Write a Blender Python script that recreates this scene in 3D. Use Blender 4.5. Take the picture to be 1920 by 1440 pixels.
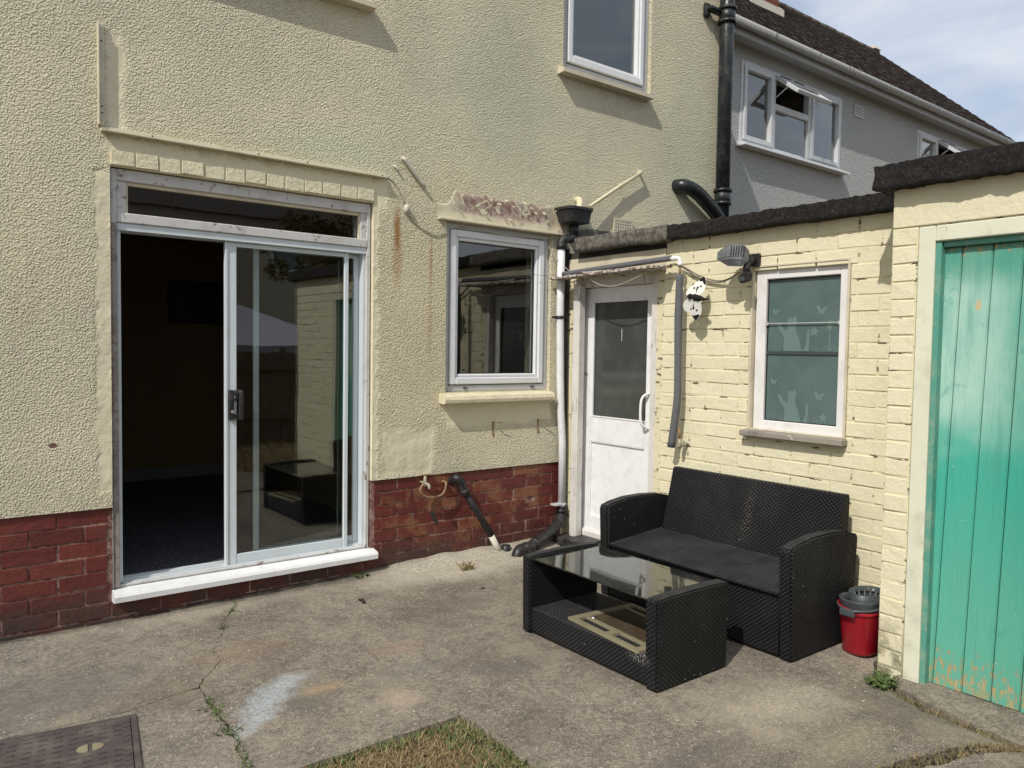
import bpy, bmesh, math, random
from mathutils import Vector, Matrix, noise
from mathutils.geometry import delaunay_2d_cdt

# metres; x runs along the house wall, y away from the viewer, z up; house wall plane is y=0
S = bpy.context.scene
for o in list(bpy.data.objects):
    bpy.data.objects.remove(o)
RND = random.Random(11)
U = RND.uniform

# ------------------------------------------------------------------ camera, sky, sun, exposure
cam = bpy.data.objects.new('camera', bpy.data.cameras.new('camera'))
S.collection.objects.link(cam)
right = Vector((0.78979, -0.61319, 0.01504)); down = Vector((-0.01537, -0.0443, -0.9989)); fwd = Vector((0.61318, 0.78869, -0.04441))
M = Matrix((right, -down, -fwd)).transposed().to_4x4()
M.translation = Vector((0, -4.1, 1.35))
cam.matrix_world = M
cam.data.sensor_width = 36.0
cam.data.lens = 27.04
cam.data.clip_start = 0.05
cam.data.clip_end = 3000
S.camera = cam

SUN = Vector((0.92, 0.36, -1.0)).normalized()
el = math.asin(-SUN.z)
az = math.atan2(-SUN.x, -SUN.y)
world = bpy.data.worlds.new('World'); S.world = world; world.use_nodes = True
wn = world.node_tree; wn.nodes.clear()
wo = wn.nodes.new('ShaderNodeOutputWorld'); wb = wn.nodes.new('ShaderNodeBackground')
sky = wn.nodes.new('ShaderNodeTexSky'); sky.sky_type = 'NISHITA'; sky.sun_disc = False
sky.sun_elevation = el; sky.sun_rotation = az; sky.air_density = 1.0; sky.dust_density = 2.0; sky.ozone_density = 1.0
tc = wn.nodes.new('ShaderNodeTexCoord')
mp = wn.nodes.new('ShaderNodeMapping'); mp.inputs['Scale'].default_value = (1.2, 1.8, 4.2); mp.inputs['Rotation'].default_value = (0.25, 0.35, 0.4)
n1 = wn.nodes.new('ShaderNodeTexNoise'); n1.inputs['Scale'].default_value = 1.5; n1.inputs['Detail'].default_value = 9; n1.inputs['Roughness'].default_value = 0.56; n1.inputs['Distortion'].default_value = 0.45
cr = wn.nodes.new('ShaderNodeValToRGB'); cr.color_ramp.elements[0].position = 0.36; cr.color_ramp.elements[0].color = (0.45, 0.45, 0.45, 1); cr.color_ramp.elements[1].position = 0.58; cr.color_ramp.elements[1].color = (0.95, 0.95, 0.95, 1)
mx = wn.nodes.new('ShaderNodeMix'); mx.data_type = 'RGBA'
n2 = wn.nodes.new('ShaderNodeTexNoise'); n2.inputs['Scale'].default_value = 2.6; n2.inputs['Detail'].default_value = 8; n2.inputs['Distortion'].default_value = 0.6
c2 = wn.nodes.new('ShaderNodeValToRGB'); c2.color_ramp.elements[0].position = 0.38; c2.color_ramp.elements[0].color = (3.3, 3.75, 4.5, 1); c2.color_ramp.elements[1].position = 0.62; c2.color_ramp.elements[1].color = (5.5, 5.6, 5.8, 1)
wn.links.new(mp.outputs[0], n2.inputs['Vector']); wn.links.new(n2.outputs['Fac'], c2.inputs[0]); wn.links.new(c2.outputs[0], mx.inputs[7])
wn.links.new(tc.outputs['Generated'], mp.inputs[0]); wn.links.new(mp.outputs[0], n1.inputs['Vector'])
wn.links.new(n1.outputs['Fac'], cr.inputs[0]); wn.links.new(cr.outputs[0], mx.inputs[0])
wn.links.new(sky.outputs[0], mx.inputs[6]); wn.links.new(mx.outputs[2], wb.inputs[0]); wn.links.new(wb.outputs[0], wo.inputs[0])
wb.inputs[1].default_value = 0.15
sun = bpy.data.objects.new('sun', bpy.data.lights.new('sun', 'SUN')); S.collection.objects.link(sun)
sun.data.energy = 3.3; sun.data.angle = math.radians(0.5); sun.data.color = (1.0, 0.95, 0.87)
sun.rotation_euler = SUN.to_track_quat('-Z', 'Y').to_euler()
S.view_settings.view_transform = 'Standard'; S.view_settings.look = 'None'
S.view_settings.exposure = 0.08; S.view_settings.gamma = 1.0; S.view_settings.use_curve_mapping = False
S.render.engine = 'CYCLES'
S.cycles.max_bounces = 8; S.cycles.transparent_max_bounces = 16

# ------------------------------------------------------------------ node helpers
class NT:
    def __init__(s, name):
        s.m = bpy.data.materials.new(name); s.m.use_nodes = True
        s.t = s.m.node_tree; s.t.nodes.clear()
        s.out = s.t.nodes.new('ShaderNodeOutputMaterial'); s.b = s.t.nodes.new('ShaderNodeBsdfPrincipled')
        s.t.links.new(s.b.outputs[0], s.out.inputs[0])
        s.geo = s.t.nodes.new('ShaderNodeNewGeometry'); s.pos = s.geo.outputs['Position']
    def new(s, ty, **kw):
        n = s.t.nodes.new(ty)
        for k, v in kw.items(): setattr(n, k, v)
        return n
    def put(s, sock, v):
        if v is None: return
        if isinstance(v, bpy.types.NodeSocket): s.t.links.new(v, sock)
        else:
            if isinstance(v, (tuple, list)) and len(v) == 3 and sock.type == 'RGBA': v = tuple(v) + (1,)
            sock.default_value = v
    def math(s, op, a, b=0.0, c=None):
        n = s.new('ShaderNodeMath', operation=op)
        s.put(n.inputs[0], a); s.put(n.inputs[1], b)
        if c is not None: s.put(n.inputs[2], c)
        return n.outputs[0]
    def vmath(s, op, a, b=(0, 0, 0)):
        n = s.new('ShaderNodeVectorMath', operation=op); s.put(n.inputs[0], a); s.put(n.inputs[1], b)
        return n.outputs['Value'] if op in ('LENGTH', 'DISTANCE', 'DOT_PRODUCT') else n.outputs[0]
    def scale(s, v, k):
        return s.vmath('MULTIPLY', v, k if isinstance(k, tuple) else (k, k, k))
    def noise(s, scale, detail=4, rough=0.55, vec=None, dist=0.0, color=False):
        n = s.new('ShaderNodeTexNoise'); s.put(n.inputs['Vector'], vec or s.pos)
        n.inputs['Scale'].default_value = scale; n.inputs['Detail'].default_value = detail
        n.inputs['Roughness'].default_value = rough; n.inputs['Distortion'].default_value = dist
        return n.outputs['Color'] if color else n.outputs['Fac']
    def voro(s, scale, vec=None, feature='F1', smooth=0.6, rand=1.0):
        n = s.new('ShaderNodeTexVoronoi', feature=feature); s.put(n.inputs['Vector'], vec or s.pos)
        n.inputs['Scale'].default_value = scale; n.inputs['Randomness'].default_value = rand
        if feature == 'SMOOTH_F1': n.inputs['Smoothness'].default_value = smooth
        return n.outputs['Distance']
    def rng(s, v, a, b, c=0.0, d=1.0, smooth=True):
        n = s.new('ShaderNodeMapRange'); n.interpolation_type = 'SMOOTHSTEP' if smooth else 'LINEAR'
        s.put(n.inputs[0], v); n.inputs[1].default_value = a; n.inputs[2].default_value = b
        n.inputs[3].default_value = c; n.inputs[4].default_value = d
        return n.outputs[0]
    def mix(s, f, a, b, blend='MIX'):
        n = s.new('ShaderNodeMix', data_type='RGBA', blend_type=blend)
        s.put(n.inputs[0], f); s.put(n.inputs[6], a); s.put(n.inputs[7], b)
        return n.outputs[2]
    def fmix(s, f, a, b):
        n = s.new('ShaderNodeMix', data_type='FLOAT'); s.put(n.inputs[0], f); s.put(n.inputs[2], a); s.put(n.inputs[3], b)
        return n.outputs[0]
    def xyz(s, v=None):
        n = s.new('ShaderNodeSeparateXYZ'); s.put(n.inputs[0], v or s.pos); return n.outputs
    def bump(s, h, strength=0.5, dist=0.01, prev=None):
        n = s.new('ShaderNodeBump'); n.inputs['Strength'].default_value = strength; n.inputs['Distance'].default_value = dist
        s.put(n.inputs['Height'], h)
        if prev: s.put(n.inputs['Normal'], prev)
        return n.outputs[0]
    def blob(s, c, r, wob=0.5, wscale=9.0, soft=0.5):
        d = s.noise(wscale, 5, 0.6, color=True)
        d = s.scale(s.vmath('SUBTRACT', d, (0.5, 0.5, 0.5)), wob)
        v = s.vmath('DIVIDE', s.vmath('SUBTRACT', s.pos, c), r)
        return s.rng(s.vmath('LENGTH', s.vmath('ADD', v, d)), 1.0, 1.0 - soft, 0, 1)
    def done(s, color=None, rough=None, metal=None, normal=None, spec=None):
        s.put(s.b.inputs['Base Color'], color); s.put(s.b.inputs['Roughness'], rough); s.put(s.b.inputs['Metallic'], metal)
        if normal: s.put(s.b.inputs['Normal'], normal)
        if spec is not None: s.b.inputs['Specular IOR Level'].default_value = spec
        return s.m

def paint(name, col, rough=0.5, dirt=(0.25, 0.22, 0.17), dirtamt=0.35, dscale=7.0, bump=0.15, bscale=60, spec=0.4, peel=None, peelcol=(0.16, 0.13, 0.11), pscale=22, stretch=False):
    n = NT(name)
    d = n.rng(n.noise(dscale, 6, 0.65), 0.45, 0.75)
    c = n.mix(n.math('MULTIPLY', d, dirtamt), col, dirt)
    c = n.mix(n.rng(n.noise(2.3, 3), 0.3, 0.7, 0, 0.18), c, tuple(x * 0.8 for x in col))
    h = n.noise(bscale, 5, 0.6)
    if peel:
        p = n.rng(n.noise(pscale, 7, 0.72, dist=0.4), peel, peel + 0.03) if not stretch else n.rng(n.noise(pscale, 7, 0.72, dist=0.3, vec=n.scale(n.pos, (1.6, 1.6, 0.22))), peel, peel + 0.03)
        c = n.mix(p, c, n.mix(n.noise(90, 3), peelcol, tuple(x * 1.7 for x in peelcol)))
        h = n.math('SUBTRACT', n.math('MULTIPLY', h, 0.4), p)
    r = n.rng(n.noise(20, 4), 0.3, 0.7, rough - 0.08, rough + 0.12)
    return n.done(c, r, 0.0, n.bump(h, bump, 0.004), spec)

MT = {}
def build_materials():
    # cream roughcast of the house wall
    n = NT('cream_roughcast')
    w = n.noise(30, 2, 0.5, color=True)
    pw = n.vmath('ADD', n.pos, n.scale(n.vmath('SUBTRACT', w, (0.5, 0.5, 0.5)), 0.012))
    v = n.voro(105, pw, 'SMOOTH_F1', 0.45)
    peb = n.rng(v, 0.0, 0.75, 1, 0)
    peb = n.math('ADD', n.math('MULTIPLY', peb, 0.8), n.math('MULTIPLY', n.noise(190, 4, 0.65), 0.9))
    peb = n.math('ADD', peb, n.math('MULTIPLY', n.noise(45, 2), 0.5))
    # trowelled smooth zones
    x, y, z = n.xyz()
    def box(x0, x1, z0, z1, s=0.03, wob=0.06):
        k = n.math('MULTIPLY', n.math('SUBTRACT', n.noise(9, 4, 0.6), 0.5), wob * 2)
        xx = n.math('ADD', x, k); zz = n.math('ADD', z, k)
        a = n.math('MULTIPLY', n.rng(xx, x0 - s, x0 + s), n.rng(xx, x1 - s, x1 + s, 1, 0))
        b = n.math('MULTIPLY', n.rng(zz, z0 - s, z0 + s), n.rng(zz, z1 - s, z1 + s, 1, 0))
        return n.math('MULTIPLY', a, b)
    sm = box(0.675, 0.76, 0.62, 2.17, 0.012, 0.05)
    for a in ((2.10, 2.165, 0.5, 2.26, 0.012, 0.05), (0.72, 2.22, 2.16, 2.33), (2.18, 2.56, 0.57, 0.87), (0.73, 0.81, 2.36, 2.83), (2.62, 3.52, 0.86, 1.06), (0.3, 0.5, 0.1, 0.2)):
        sm = n.math('MAXIMUM', sm, box(*a))
    h = n.fmix(sm, peb, n.math('MULTIPLY', n.noise(14, 4, 0.5), 0.75))
    nb = n.bump(n.math('MULTIPLY', h, n.rng(n.noise(1.8, 3), 0.3, 0.7, 0.75, 1.05)), 1.0, 0.0135)
    nb = n.bump(n.noise(5, 4, 0.5), 0.5, 0.02, nb)
    base = n.mix(n.rng(n.noise(0.9, 4, 0.55), 0.35, 0.65), (0.87, 0.80, 0.565), (0.83, 0.775, 0.575))
    green = n.math('MAXIMUM', n.blob((3.1, 0, 3.1), (0.85, 1, 0.9), 0.9, 3, 0.9), n.math('MAXIMUM', n.blob((4.95, 0, 3.0), (0.5, 1, 1.1), 0.6, 3, 0.8), n.blob((1.9, 0, 2.45), (0.6, 1, 0.2), 0.6, 3, 0.8)))
    base = n.mix(n.math('MULTIPLY', green, 0.5), base, (0.66, 0.72, 0.54))
    yel = n.math('MAXIMUM', n.blob((2.45, 0, 1.6), (0.9, 1, 1.3), 0.7, 3, 0.8), n.blob((1.5, 0, 2.3), (1.0, 1, 0.15), 0.6, 3, 0.8))
    base = n.mix(n.math('MULTIPLY', yel, 0.5), base, (0.78, 0.71, 0.46))
    pink = n.rng(n.noise(1.7, 4, 0.6), 0.55, 0.72, 0, 0.35)
    base = n.mix(pink, base, (0.70, 0.61, 0.49))
    base = n.mix(n.rng(n.noise(3.2, 6, 0.7, vec=n.scale(n.pos, (1.6, 1, 0.5))), 0.5, 0.72, 0, 0.25), base, (0.60, 0.54, 0.38))
    base = n.mix(n.math('MULTIPLY', sm, 0.8), base, (0.66, 0.60, 0.43))
    # rust and mildew stains, grime
    for cx, cz, rz, rx, k in ((2.292, 2.06, 0.17, 0.032, 0.8), (2.295, 1.90, 0.26, 0.05, 0.45), (2.53, 1.88, 0.26, 0.018, 0.45), (2.528, 1.5, 0.3, 0.03, 0.25)):
        m = n.blob((cx, 0, cz), (rx, 1, rz), 0.55, 25, 0.75)
        base = n.mix(n.math('MULTIPLY', m, k), base, (0.42, 0.17, 0.035))
    m = n.math('MULTIPLY', n.blob((4.0, 0, 2.19), (0.36, 1, 0.05), 0.9, 12, 0.3), 0.85)
    base = n.mix(m, base, (0.09, 0.09, 0.085))
    m = n.math('MULTIPLY', n.rng(z, 0.55, 0.75, 1, 0), n.rng(n.noise(6, 5), 0.42, 0.7, 0, 0.35))
    base = n.mix(m, base, (0.35, 0.36, 0.25))
    m = n.math('MULTIPLY', n.rng(v, 0.35, 0.8, 0, 0.25), n.math('SUBTRACT', 1.0, sm))  # darker in the hollows between pebbles
    base = n.mix(m, base, (0.30, 0.26, 0.17))
    sp = n.rng(n.voro(9), 0.035, 0.02)
    base = n.mix(n.math('MULTIPLY', sp, n.rng(n.noise(1.3, 2), 0.55, 0.6)), base, (0.06, 0.05, 0.045))
    m = n.blob((0.5, 0, 0.875), (0.022, 1, 0.014), 0.8, 60, 0.3)
    base = n.mix(m, base, (0.22, 0.12, 0.09))
    MT['render'] = n.done(base, 0.86, 0, nb, 0.2)

    # smooth cream paint (lintels, sills)
    n = NT('cream_paint')
    c = n.mix(n.rng(n.noise(12, 5), 0.45, 0.75, 0, 0.5), (0.74, 0.68, 0.48), (0.52, 0.46, 0.32))
    sp = n.rng(n.noise(70, 3, 0.7), 0.66, 0.72)
    c = n.mix(sp, c, (0.16, 0.13, 0.09))
    MT['cream'] = n.done(c, 0.6, 0, n.bump(n.noise(38, 6, 0.7), 0.9, 0.011), 0.3)
    n = NT('flaking_cream_paint')
    w = n.noise(9, 7, 0.75, dist=0.9)
    cov = n.rng(w, 0.45, 0.465)
    x, y, z = n.xyz()
    ed = n.math('MULTIPLY', n.rng(x, 2.62, 2.8), n.rng(x, 3.3, 3.62, 1, 0.3))
    cov = n.math('MULTIPLY', cov, n.math('MULTIPLY', ed, n.rng(z, 2.19, 2.235)))
    c = n.mix(cov, n.mix(n.noise(20, 4), (0.72, 0.65, 0.48), (0.60, 0.55, 0.40)), n.mix(n.rng(n.noise(30, 4), 0.4, 0.6), (0.27, 0.17, 0.14), (0.42, 0.33, 0.28)))
    MT['flaking'] = n.done(c, 0.8, 0, n.bump(n.math('SUBTRACT', n.math('MULTIPLY', n.noise(40, 5), 0.5), cov), 0.9, 0.006), 0.2)

    # dark red painted brick
    n = NT('red_painted_brick')
    oi = n.new('ShaderNodeObjectInfo').outputs['Random']
    x, y, z = n.xyz()
    c = n.mix(oi, (0.118, 0.024, 0.018), (0.165, 0.032, 0.024))
    c = n.mix(n.rng(n.noise(6, 5, 0.65), 0.45, 0.7, 0, 0.6), c, (0.072, 0.018, 0.015))
    worn = n.math('MULTIPLY', n.rng(x, 1.9, 2.3, 0.12, 1.0), n.rng(n.math('ADD', n.noise(8, 6, 0.7), n.math('MULTIPLY', oi, 0.22)), 0.58, 0.74, 0, 0.95))
    c = n.mix(worn, c, n.mix(n.noise(35, 4), (0.26, 0.11, 0.05), (0.17, 0.075, 0.04)))
    chip = n.rng(n.noise(28, 6, 0.75), 0.66, 0.70, 0, 0.5)
    c = n.mix(chip, c, (0.35, 0.25, 0.2))
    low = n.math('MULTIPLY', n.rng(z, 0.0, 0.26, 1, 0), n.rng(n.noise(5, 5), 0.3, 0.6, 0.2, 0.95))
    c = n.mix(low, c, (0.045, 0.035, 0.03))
    MT['redbrick'] = n.done(c, n.rng(n.noise(12, 4), 0.3, 0.7, 0.42, 0.7), 0, n.bump(n.noise(28, 7, 0.68), 0.75, 0.009), 0.4)
    n = NT('red_mortar')
    c = n.mix(n.rng(n.noise(16, 6, 0.7), 0.40, 0.6), (0.14, 0.055, 0.045), (0.34, 0.23, 0.19))
    MT['redmortar'] = n.done(c, 0.9, 0, n.bump(n.noise(80, 4), 0.8, 0.006), 0.2)

    # yellow cream painted brick of the outhouse
    for nm, mort in (('yellow_painted_brick', False), ('yellow_painted_mortar', True)):
        n = NT(nm)
        x, y, z = n.xyz()
        if mort:
            c = (0.68, 0.63, 0.43)
            st = n.noise(1.0, 5, 0.7, vec=n.scale(n.pos, (9, 9, 30)))
            c = n.mix(n.rng(st, 0.565, 0.60), c, (0.13, 0.095, 0.065))
            c = n.mix(n.rng(z, 0.0, 0.25, 0.6, 0), c, (0.16, 0.14, 0.09))
            MT['ymortar'] = n.done(c, 0.9, 0, n.bump(n.noise(60, 4), 0.6, 0.004), 0.2)
        else:
            oi = n.new('ShaderNodeObjectInfo').outputs['Random']
            c = n.mix(oi, (0.70, 0.655, 0.455), (0.75, 0.705, 0.505))
            c = n.mix(n.rng(n.noise(3, 4), 0.4, 0.7, 0, 0.25), c, (0.74, 0.66, 0.49))
            ch = n.rng(n.noise(13, 7, 0.76, dist=0.5), 0.665, 0.675)
            c = n.mix(ch, c, n.mix(n.noise(40, 3), (0.24, 0.15, 0.11), (0.40, 0.33, 0.26)))
            lowm = n.math('MULTIPLY', n.rng(z, -0.05, 0.3, 1, 0), n.rng(n.noise(16, 5, 0.7), 0.42, 0.6))
            c = n.mix(n.math('MULTIPLY', lowm, 0.85), c, (0.13, 0.12, 0.06))
            g = n.rng(n.noise(7, 6, 0.7), 0.55, 0.75, 0, 0.2)
            c = n.mix(g, c, (0.40, 0.36, 0.25))
            h = n.math('SUBTRACT', n.math('ADD', n.noise(22, 7, 0.66), n.math('MULTIPLY', n.noise(60, 5, 0.7), 0.35)), n.math('MULTIPLY', ch, 1.0))
            MT['ybrick'] = n.done(c, 0.55, 0, n.bump(h, 0.7, 0.008), 0.35)
    n = NT('grey_roughcast')
    v = n.voro(60, None, 'SMOOTH_F1', 0.5)
    c = n.mix(n.rng(n.noise(35, 4, 0.7), 0.4, 0.62), (0.47, 0.48, 0.465), (0.32, 0.335, 0.325))
    c = n.mix(n.rng(n.noise(1.2, 4), 0.35, 0.7, 0, 0.3), c, (0.48, 0.48, 0.45))
    MT['greyrender'] = n.done(c, 0.9, 0, n.bump(n.math('ADD', v, n.noise(70, 3)), 0.8, 0.012), 0.2)

    # asphalted, mossy coping
    n = NT('bitumen_coping')
    c = n.mix(n.rng(n.noise(60, 7, 0.8), 0.45, 0.62), (0.010, 0.009, 0.009), (0.055, 0.042, 0.036))
    c = n.mix(n.rng(n.noise(75, 4, 0.85), 0.61, 0.66, 0, .8), c, (0.24, 0.215, 0.20))
    c = n.mix(n.rng(n.noise(12, 7, 0.8), 0.66, 0.72, 0, 0.6), c, (0.20, 0.16, 0.12))
    MT['bitumen'] = n.done(c, n.rng(n.noise(30, 3), 0.3, 0.7, 0.5, 0.95), 0, n.bump(n.noise(110, 8, 0.85), 1.0, 0.03), 0.4)
    n = NT('grey_concrete_coping')
    c = n.mix(n.rng(n.noise(30, 6, 0.7), 0.4, 0.65), (0.085, 0.08, 0.07), (0.20, 0.185, 0.16))
    MT['oldconcrete'] = n.done(c, 0.92, 0, n.bump(n.noise(90, 6, 0.75), 0.8, 0.008), 0.2)

    # yard concrete
    n = NT('yard_concrete')
    x, y, z = n.xyz()
    c = n.mix(n.rng(n.noise(1.6, 6, 0.6), 0.32, 0.68), (0.130, 0.108, 0.084), (0.265, 0.228, 0.175))
    c = n.mix(n.math('MULTIPLY', n.rng(x, 0.1, 1.2, 1, 0), 0.5), c, (0.19, 0.185, 0.175))
    c = n.mix(n.rng(n.noise(4.5, 6, 0.7), 0.48, 0.72, 0, 0.6), c, (0.115, 0.10, 0.085))
    f1 = n.noise(46, 6, 0.8)
    c = n.mix(n.rng(f1, 0.50, 0.64, 0, 0.6), c, (0.40, 0.345, 0.27))
    c = n.mix(n.rng(f1, 0.50, 0.36, 0, 0.65), c, (0.085, 0.07, 0.056))
    c = n.mix(n.rng(n.noise(11, 7, 0.8), 0.46, 0.62, 0, 0.6), c, (0.085, 0.077, 0.068))
    c = n.mix(n.rng(n.noise(2.6, 5, 0.6), 0.54, 0.7, 0, 0.45), c, (0.33, 0.275, 0.195))
    f2 = n.noise(240, 2, 0.6)
    c = n.mix(n.rng(f2, 0.55, 0.64, 0, 0.6), c, (0.50, 0.45, 0.37))
    c = n.mix(n.rng(f2, 0.45, 0.34, 0, 0.5), c, (0.08, 0.067, 0.055))
    sp = n.math('MULTIPLY', n.rng(n.voro(38), 0.13, 0.09), n.rng(n.noise(9, 3), 0.5, 0.6))
    c = n.mix(sp, c, (0.62, 0.58, 0.51))
    # spilt paint and stains
    def stain(c, cen, r, col, k, ws=14, wob=0.9, soft=0.9, grain=True):
        m = n.blob(cen, r, wob, ws, soft)
        if grain: m = n.math('MULTIPLY', m, n.rng(n.noise(70, 5, 0.75), 0.34, 0.6, 0.25, 1))
        return n.mix(n.math('MULTIPLY', m, k), c, col)
    for cx, cy, rx, ry, k in ((1.19, -1.13, .12, .07, .75), (1.12, -1.19, .13, .09, .95), (1.05, -1.26, .12, .09, .95), (1.0, -1.33, .12, .09, .95), (0.96, -1.40, .10, .08, .85), (0.90, -1.46, .08, .07, .6)):
        c = stain(c, (cx, cy, 0), (rx, ry, 1), (0.42, 0.47, 0.50), k * 0.85, 16, 1.5, 0.85)
    c = stain(c, (1.25, -1.29, 0), (0.13, 0.07, 1), (0.46, 0.30, 0.16), 0.55, 22, 1.3)
    c = stain(c, (1.16, -1.38, 0), (0.16, 0.09, 1), (0.13, 0.12, 0.105), 0.7)
    c = stain(c, (1.45, -1.55, 0), (0.14, 0.12, 1), (0.45, 0.35, 0.27), 0.7)
    c = stain(c, (1.7, -1.1, 0), (0.2, 0.1, 1), (0.30, 0.19, 0.13), 0.45)
    c = stain(c, (1.1, -0.75, 0), (0.35, 0.18, 1), (0.26, 0.17, 0.11), 0.45)
    c = stain(c, (2.65, -2.45, 0), (0.45, 0.28, 1), (0.50, 0.44, 0.34), 0.6, 7)
    c = stain(c, (1.62, -1.35, 0), (0.3, 0.1, 1), (0.15, 0.15, 0.15), 0.5)
    c = stain(c, (3.0, -2.7, 0), (0.3, 0.25, 1), (0.13, 0.11, 0.09), 0.55, 7)
    c = stain(c, (2.75, -0.18, 0), (1.0, 0.36, 1), (0.50, 0.46, 0.37), 0.9, 6, 0.6, 0.7)
    c = stain(c, (1.2, -0.12, 0), (0.9, 0.14, 1), (0.42, 0.38, 0.30), 0.5, 6, 0.6)
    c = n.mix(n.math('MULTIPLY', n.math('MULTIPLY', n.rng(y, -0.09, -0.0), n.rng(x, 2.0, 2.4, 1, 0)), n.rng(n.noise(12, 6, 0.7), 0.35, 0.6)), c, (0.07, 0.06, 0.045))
    c = stain(c, (0.25, -0.75, 0), (0.7, 0.28, 1), (0.12, 0.115, 0.11), 0.6, 5, 0.8)
    c = stain(c, (0.75, -1.0, 0), (0.3, 0.22, 1), (0.13, 0.10, 0.07), 0.5, 8, 0.9)
    c = stain(c, (1.95, -1.55, 0), (0.22, 0.12, 1), (0.12, 0.115, 0.115), 0.6, 8, 0.9)
    c = stain(c, (2.0, -2.5, 0), (0.4, 0.12, 1), (0.12, 0.105, 0.10), 0.6, 7, 0.9)
    c = stain(c, (2.2, -0.75, 0), (0.5, 0.16, 1), (0.14, 0.12, 0.095), 0.5, 7, 0.9)
    c = stain(c, (2.55, -2.75, 0), (0.4, 0.12, 1), (0.34, 0.29, 0.20), 0.6, 7, 0.9)
    hh = n.math('ADD', f1, n.math('MULTIPLY', f2, 0.5))
    nb = n.bump(n.noise(3.0, 5, 0.6), 0.5, 0.03, n.bump(hh, 0.5, 0.004))
    MT['concrete'] = n.done(c, 0.9, 0, nb, 0.25)
    n = NT('cement_fillet')
    c = n.mix(n.rng(n.noise(9, 6, 0.7), 0.35, 0.65), (0.30, 0.27, 0.215), (0.50, 0.47, 0.40))
    c = n.mix(n.rng(n.noise(120, 3, 0.7), 0.6, 0.66, 0, 0.7), c, (0.1, 0.09, 0.075))
    MT['cement'] = n.done(c, 0.92, 0, n.bump(n.noise(60, 6, 0.7), 0.6, 0.006), 0.2)
    n = NT('soil')
    c = n.mix(n.rng(n.noise(30, 7, 0.75), 0.35, 0.68), (0.06, 0.042, 0.026), (0.23, 0.165, 0.09))
    MT['soil'] = n.done(c, 0.97, 0, n.bump(n.noise(60, 6, 0.75), 1.0, 0.02), 0.1)
    for nm, a, b2 in (('straw', (0.19, 0.13, 0.065), (0.42, 0.33, 0.17)), ('green_blade', (0.045, 0.075, 0.022), (0.12, 0.16, 0.05)), ('dry_moss', (0.10, 0.075, 0.035), (0.24, 0.19, 0.09)), ('dead_leaf', (0.025, 0.018, 0.013), (0.06, 0.035, 0.02)), ('tree_leaf', (0.05, 0.06, 0.015), (0.16, 0.12, 0.035))):
        n = NT(nm)
        ri = n.geo.outputs['Random Per Island']
        MT[nm] = n.done(n.mix(ri, a, b2), 0.7, 0, None, 0.3)
    # painted timber / plastic / metal
    MT['white'] = paint('white_gloss', (0.80, 0.81, 0.81), 0.35, dirt=(0.42, 0.40, 0.36), dirtamt=0.35, bump=0.25, dscale=11)
    MT['upvc'] = paint('white_upvc', (0.74, 0.755, 0.77), 0.28, dirtamt=0.10, bump=0.03, bscale=8)
    MT['alu'] = paint('white_aluminium', (0.62, 0.68, 0.70), 0.35, dirtamt=0.12, bump=0.04)
    MT['alugrey'] = paint('grey_upvc', (0.50, 0.51, 0.51), 0.45, dirtamt=0.3, bump=0.05)
    MT['oldwhite'] = paint('weathered_white_timber', (0.58, 0.57, 0.55), 0.55, dirtamt=0.45, peel=0.60, peelcol=(0.17, 0.13, 0.11), bump=0.5)
    MT['peelwhite'] = paint('peeling_white_timber', (0.66, 0.64, 0.60), 0.6, dirtamt=0.4, peel=0.60, peelcol=(0.25, 0.19, 0.15), bump=0.7, pscale=30, stretch=True)
    MT['rotten'] = paint('rotten_white_timber', (0.55, 0.50, 0.45), 0.7, dirtamt=0.6, peel=0.50, peelcol=(0.13, 0.085, 0.06), bump=0.9, pscale=26)
    MT['creamwood'] = paint('cream_timber', (0.62, 0.56, 0.42), 0.6, dirtamt=0.4, peel=0.66, bump=0.35)
    MT['sash'] = paint('white_sash_paint', (0.76, 0.75, 0.74), 0.45, dirtamt=0.25, peel=0.70, peelcol=(0.25, 0.22, 0.2), bump=0.3)
    MT['fardull'] = paint('shade_greyed_upvc', (0.40, 0.41, 0.41), 0.45, dirtamt=0.3, bump=0.05)  # dirty white plastic with the eaves shade put into its grey
    MT['fardull2'] = paint('shaded_side_upvc', (0.58, 0.60, 0.61), 0.45, dirtamt=0.2, bump=0.05)  # white window frames, their shade put into a greyer colour
    MT['sillwood'] = paint('bare_weathered_timber', (0.30, 0.27, 0.23), 0.8, dirtamt=0.6, dirt=(0.09, 0.075, 0.06), peel=0.6, peelcol=(0.4, 0.38, 0.33), bump=0.7)
    MT['darkjamb'] = paint('dirty_grey_timber', (0.30, 0.27, 0.25), 0.7, dirtamt=0.7, dirt=(0.06, 0.05, 0.04), peel=0.55, bump=0.6)
    MT['tealframe'] = paint('pale_green_timber', (0.70, 0.71, 0.56), 0.5, dirtamt=0.4, peel=0.66, peelcol=(0.30, 0.22, 0.10), bump=0.4, stretch=True)
    MT['batten'] = paint('cream_batten', (0.64, 0.59, 0.44), 0.55, dirtamt=0.35, bump=0.2)
    MT['black'] = paint('black_plastic', (0.018, 0.018, 0.019), 0.42, dirt=(0.16, 0.15, 0.14), dirtamt=0.35, bump=0.15, dscale=14)
    MT['castiron'] = paint('black_painted_iron', (0.013, 0.016, 0.017), 0.35, dirt=(0.12, 0.13, 0.12), dirtamt=0.5, bump=0.4, dscale=11, bscale=40)
    MT['pipewhite'] = paint('white_painted_pipe', (0.74, 0.75, 0.76), 0.4, dirtamt=0.3, bump=0.25, dscale=20, peel=0.70, peelcol=(0.03, 0.03, 0.03))
    MT['yellowpipe'] = paint('cream_painted_pipe', (0.68, 0.62, 0.42), 0.45, dirtamt=0.2)
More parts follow.
